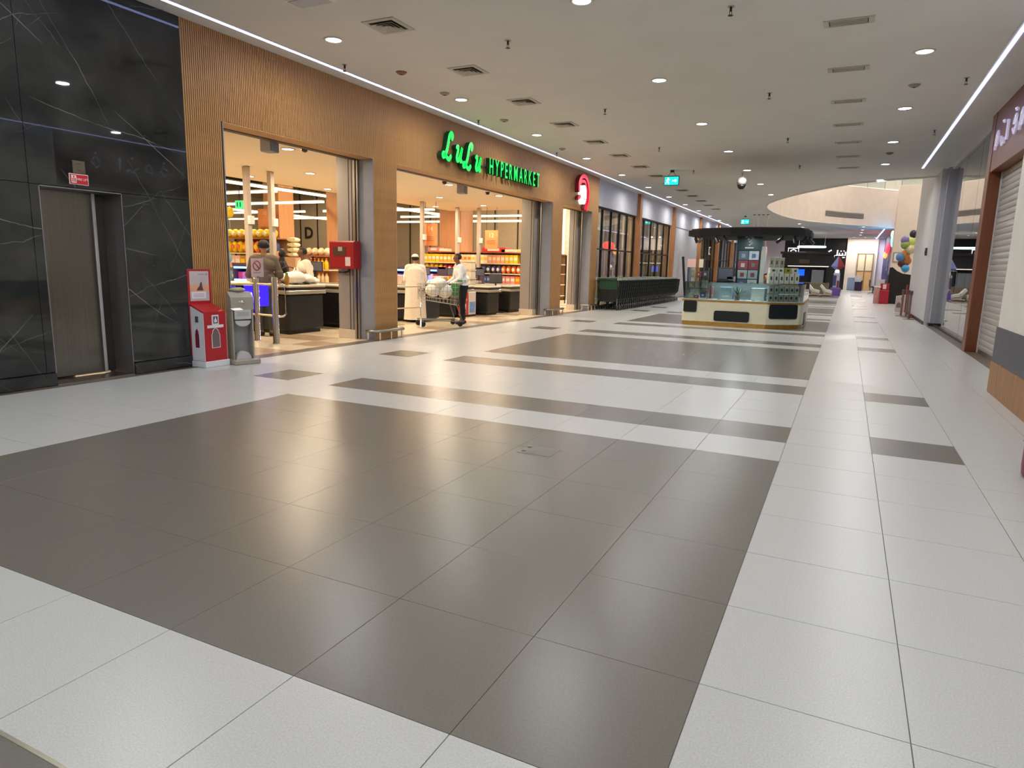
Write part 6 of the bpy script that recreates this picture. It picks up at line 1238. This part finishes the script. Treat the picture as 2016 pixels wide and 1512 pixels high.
    def shell(name, vmask, off, m):
        sel = vmask[fa].all(axis=1); fs = fa[sel]; idx = np.unique(fs); mp = -np.ones(nV, int); mp[idx] = np.arange(len(idx))
        offv = off(co[idx]) if callable(off) else off
        vs = co[idx]+nn[idx]*(offv if np.isscalar(offv) else offv[:, None])
        g = bpy.data.meshes.new(name); g.from_pydata(vs.tolist(), [], [tuple(dict.fromkeys(mp[f].tolist())) for f in fs]); g.materials.append(m); g.polygons.foreach_set('use_smooth', [True]*len(g.polygons)); g.update()
        return link(name, g, root)
    T_ = lambda *ts: np.isin(tg_i, [names.index(t) for t in ts if t in names])
    for gname, col, tags, zlo, zhi, off in garments:
        m = mat('cloth_%d_%d_%d' % col, col, 0.85, var=0.05, vscale=20, bump=0.25, bscale=25)
        vm = T_(*tags) & ((co[:, 2] > zlo-sit) | (zlo < 0.2) & (co[:, 2] > zlo)) & (co[:, 2] < zhi-sit*(zlo > 0.2))
        shell(gname, vm, off, m)
    hc = hc+dn; h = co-np.array(hc); hx_ = h[:, 0]*ca+h[:, 1]*sa; hy_ = -h[:, 0]*sa+h[:, 1]*ca; hz_ = h[:, 2]
    if hair_style == 'short': vm = T_('head') & ((hz_ > 0.052) | ((hy_ > 0.005) & (hz_ > -0.035))) & ((hy_ > -0.05) | (hz_ > 0.068)); shell('hair', vm, 0.014, mat('hair_black', hair, 0.6, var=0.2, vscale=60))
    elif hair_style == 'long': vm = (T_('head', 'neck') & ((hz_ > 0.055) | (hy_ > -0.005)) & ((hy_ > -0.05) | (hz_ > 0.07))); shell('hair', vm, 0.024, mat('hair_black', hair, 0.6, var=0.2, vscale=60))
    elif hair_style == 'cap':
        shell('hair', T_('head') & (hy_ > 0.0) & (hz_ > -0.045) & (hz_ < 0.05), 0.008, mat('hair_black', hair, 0.6)); shell('cap', T_('head') & (hz_ > 0.035), 0.018, mat('cap_white', (236, 226, 214), 0.8, var=0.05, vscale=40))
    eb = MB(); [eb.ball(tuple(HV(q*0.031, -0.079, 0.012)), 0.0085, 8, 6) for q in (-1, 1)]; eb.build('eyes', mat('eye_dark', (30, 24, 22), 0.2), root)
    mo = MB(); mo.ball(tuple(HV(0, -0.090, -0.052)), (0.02, 0.006, 0.005), 8, 6); mo.build('lips', mat('lip', (140, 84, 74), 0.5), root)
    if sole:
        vm = T_('foot') & (co[:, 2] < 0.10); shell('shoes', vm, 0.010, mat('shoe_%d' % shoe[0], shoe, 0.5))
    return root
TR = ('pelvis', 'thigh', 'calf'); SH = ('torso', 'upper_arm', 'pelvis')
person('man in a grey brown T-shirt standing at the gate, seen from behind', (-9.24, 8.89, 0), PI*1.20, 1.68, [((-0.27, -0.02, 1.12), (-0.20, -0.24, 1.02)), ((0.27, -0.02, 1.12), (0.20, -0.24, 1.02))], 'tan',
       [('trousers', (62, 66, 58), TR, 0.10, 1.0, 0.014), ('shirt', (104, 92, 80), SH, 0.88, 1.50, lambda c: 0.018+0.012*(c[:, 2] < 1.2))], (26, 20, 18), bulk=1.06)
person('woman in black with tied dark hair at the first checkout', (-10.4, 10.5, 0), -0.95, 1.56, [((-0.25, -0.08, 1.10), (-0.16, -0.28, 1.02)), ((0.25, -0.08, 1.10), (0.16, -0.28, 1.02))], 'fair',
       [('trousers', (26, 22, 30), TR, 0.10, 1.0, 0.014), ('top', (30, 24, 32), ('torso', 'upper_arm', 'forearm', 'pelvis'), 0.88, 1.49, 0.02)], (30, 20, 18), hair_style='long', head_yaw=-0.2)
person('cashier in a white short sleeved shirt packing at the first checkout', (-9.78, 10.52, 0), -0.45, 1.60, [((-0.28, -0.06, 1.12), (-0.10, -0.26, 1.10)), ((0.30, -0.02, 1.14), (0.08, -0.26, 1.12))], 'brown',
       [('trousers', (40, 38, 44), TR, 0.10, 1.0, 0.014), ('shirt', (240, 222, 204), SH, 0.88, 1.50, 0.022)], (28, 22, 20), bulk=1.12, head_yaw=-0.4, lean=0.10)
kr = person('man in a long white robe and white cap beside the barrier', (-8.88, 13.05, 0), PI*1.20, 1.54, [((-0.25, -0.02, 1.10), (-0.20, -0.22, 0.98)), ((0.25, -0.02, 1.10), (0.20, -0.24, 0.98))], 'tan',
       [('robe_top', (240, 226, 208), ('torso', 'upper_arm', 'forearm', 'pelvis', 'neck'), 0.88, 1.52, lambda c: 0.028+0.008*(c[:, 2] < 1.2))], (24, 18, 16), hair_style='cap', bulk=1.12)
b = MB(); b.smooth = True; vs = []; fs = []; nR, nS = 16, 40
for i in range(nR+1):
    z = 0.07+(1.36-0.07)*i/nR; u = i/nR
    for j in range(nS):
        an = 2*PI*j/nS; f = 1+0.05*(1-u)*math.sin(an*7+u*2)+0.02*math.sin(an*3)
        rx, ry = 0.285-0.045*u**0.8-0.03*max(0, u-0.9)*10*0.5, 0.215-0.045*u; vs.append((rx*math.cos(an)*f, ry*math.sin(an)*f, z))
for i in range(nR):
    for j in range(nS): fs.append((i*nS+j, i*nS+(j+1) % nS, (i+1)*nS+(j+1) % nS, (i+1)*nS+j))
b.add(vs, fs); b.build('robe_skirt', bpy.data.materials['cloth_240_226_208'], kr)
person('man in a white shirt and black trousers leaning on the trolley', (-7.80, 13.36, 0), -0.72, 1.58, [((-0.24, -0.14, 1.14), (-0.14, -0.36, 1.00)), ((0.24, -0.14, 1.14), (0.14, -0.36, 1.00))], 'brown',
       [('trousers', (22, 22, 26), TR, 0.10, 1.02, 0.016), ('shirt', (234, 232, 232), ('torso', 'upper_arm', 'forearm', 'pelvis'), 0.96, 1.49, 0.02)], (26, 20, 18), lean=0.22, legs=((0, 0.06), (0, -0.04)), head_yaw=-0.2)
person('kiosk attendant in dark clothes bent over behind the glass counter', (-1.85, 18.35, 0), 0.2, 1.62, [((-0.25, -0.12, 1.12), (-0.12, -0.30, 1.25)), ((0.25, -0.12, 1.10), (0.14, -0.34, 1.12))], 'tan',
       [('trousers', (30, 28, 32), TR, 0.10, 1.0, 0.014), ('top', (58, 34, 40), ('torso', 'upper_arm', 'forearm', 'pelvis'), 0.88, 1.49, 0.02)], (28, 18, 18), lean=0.25, sit=0.36)
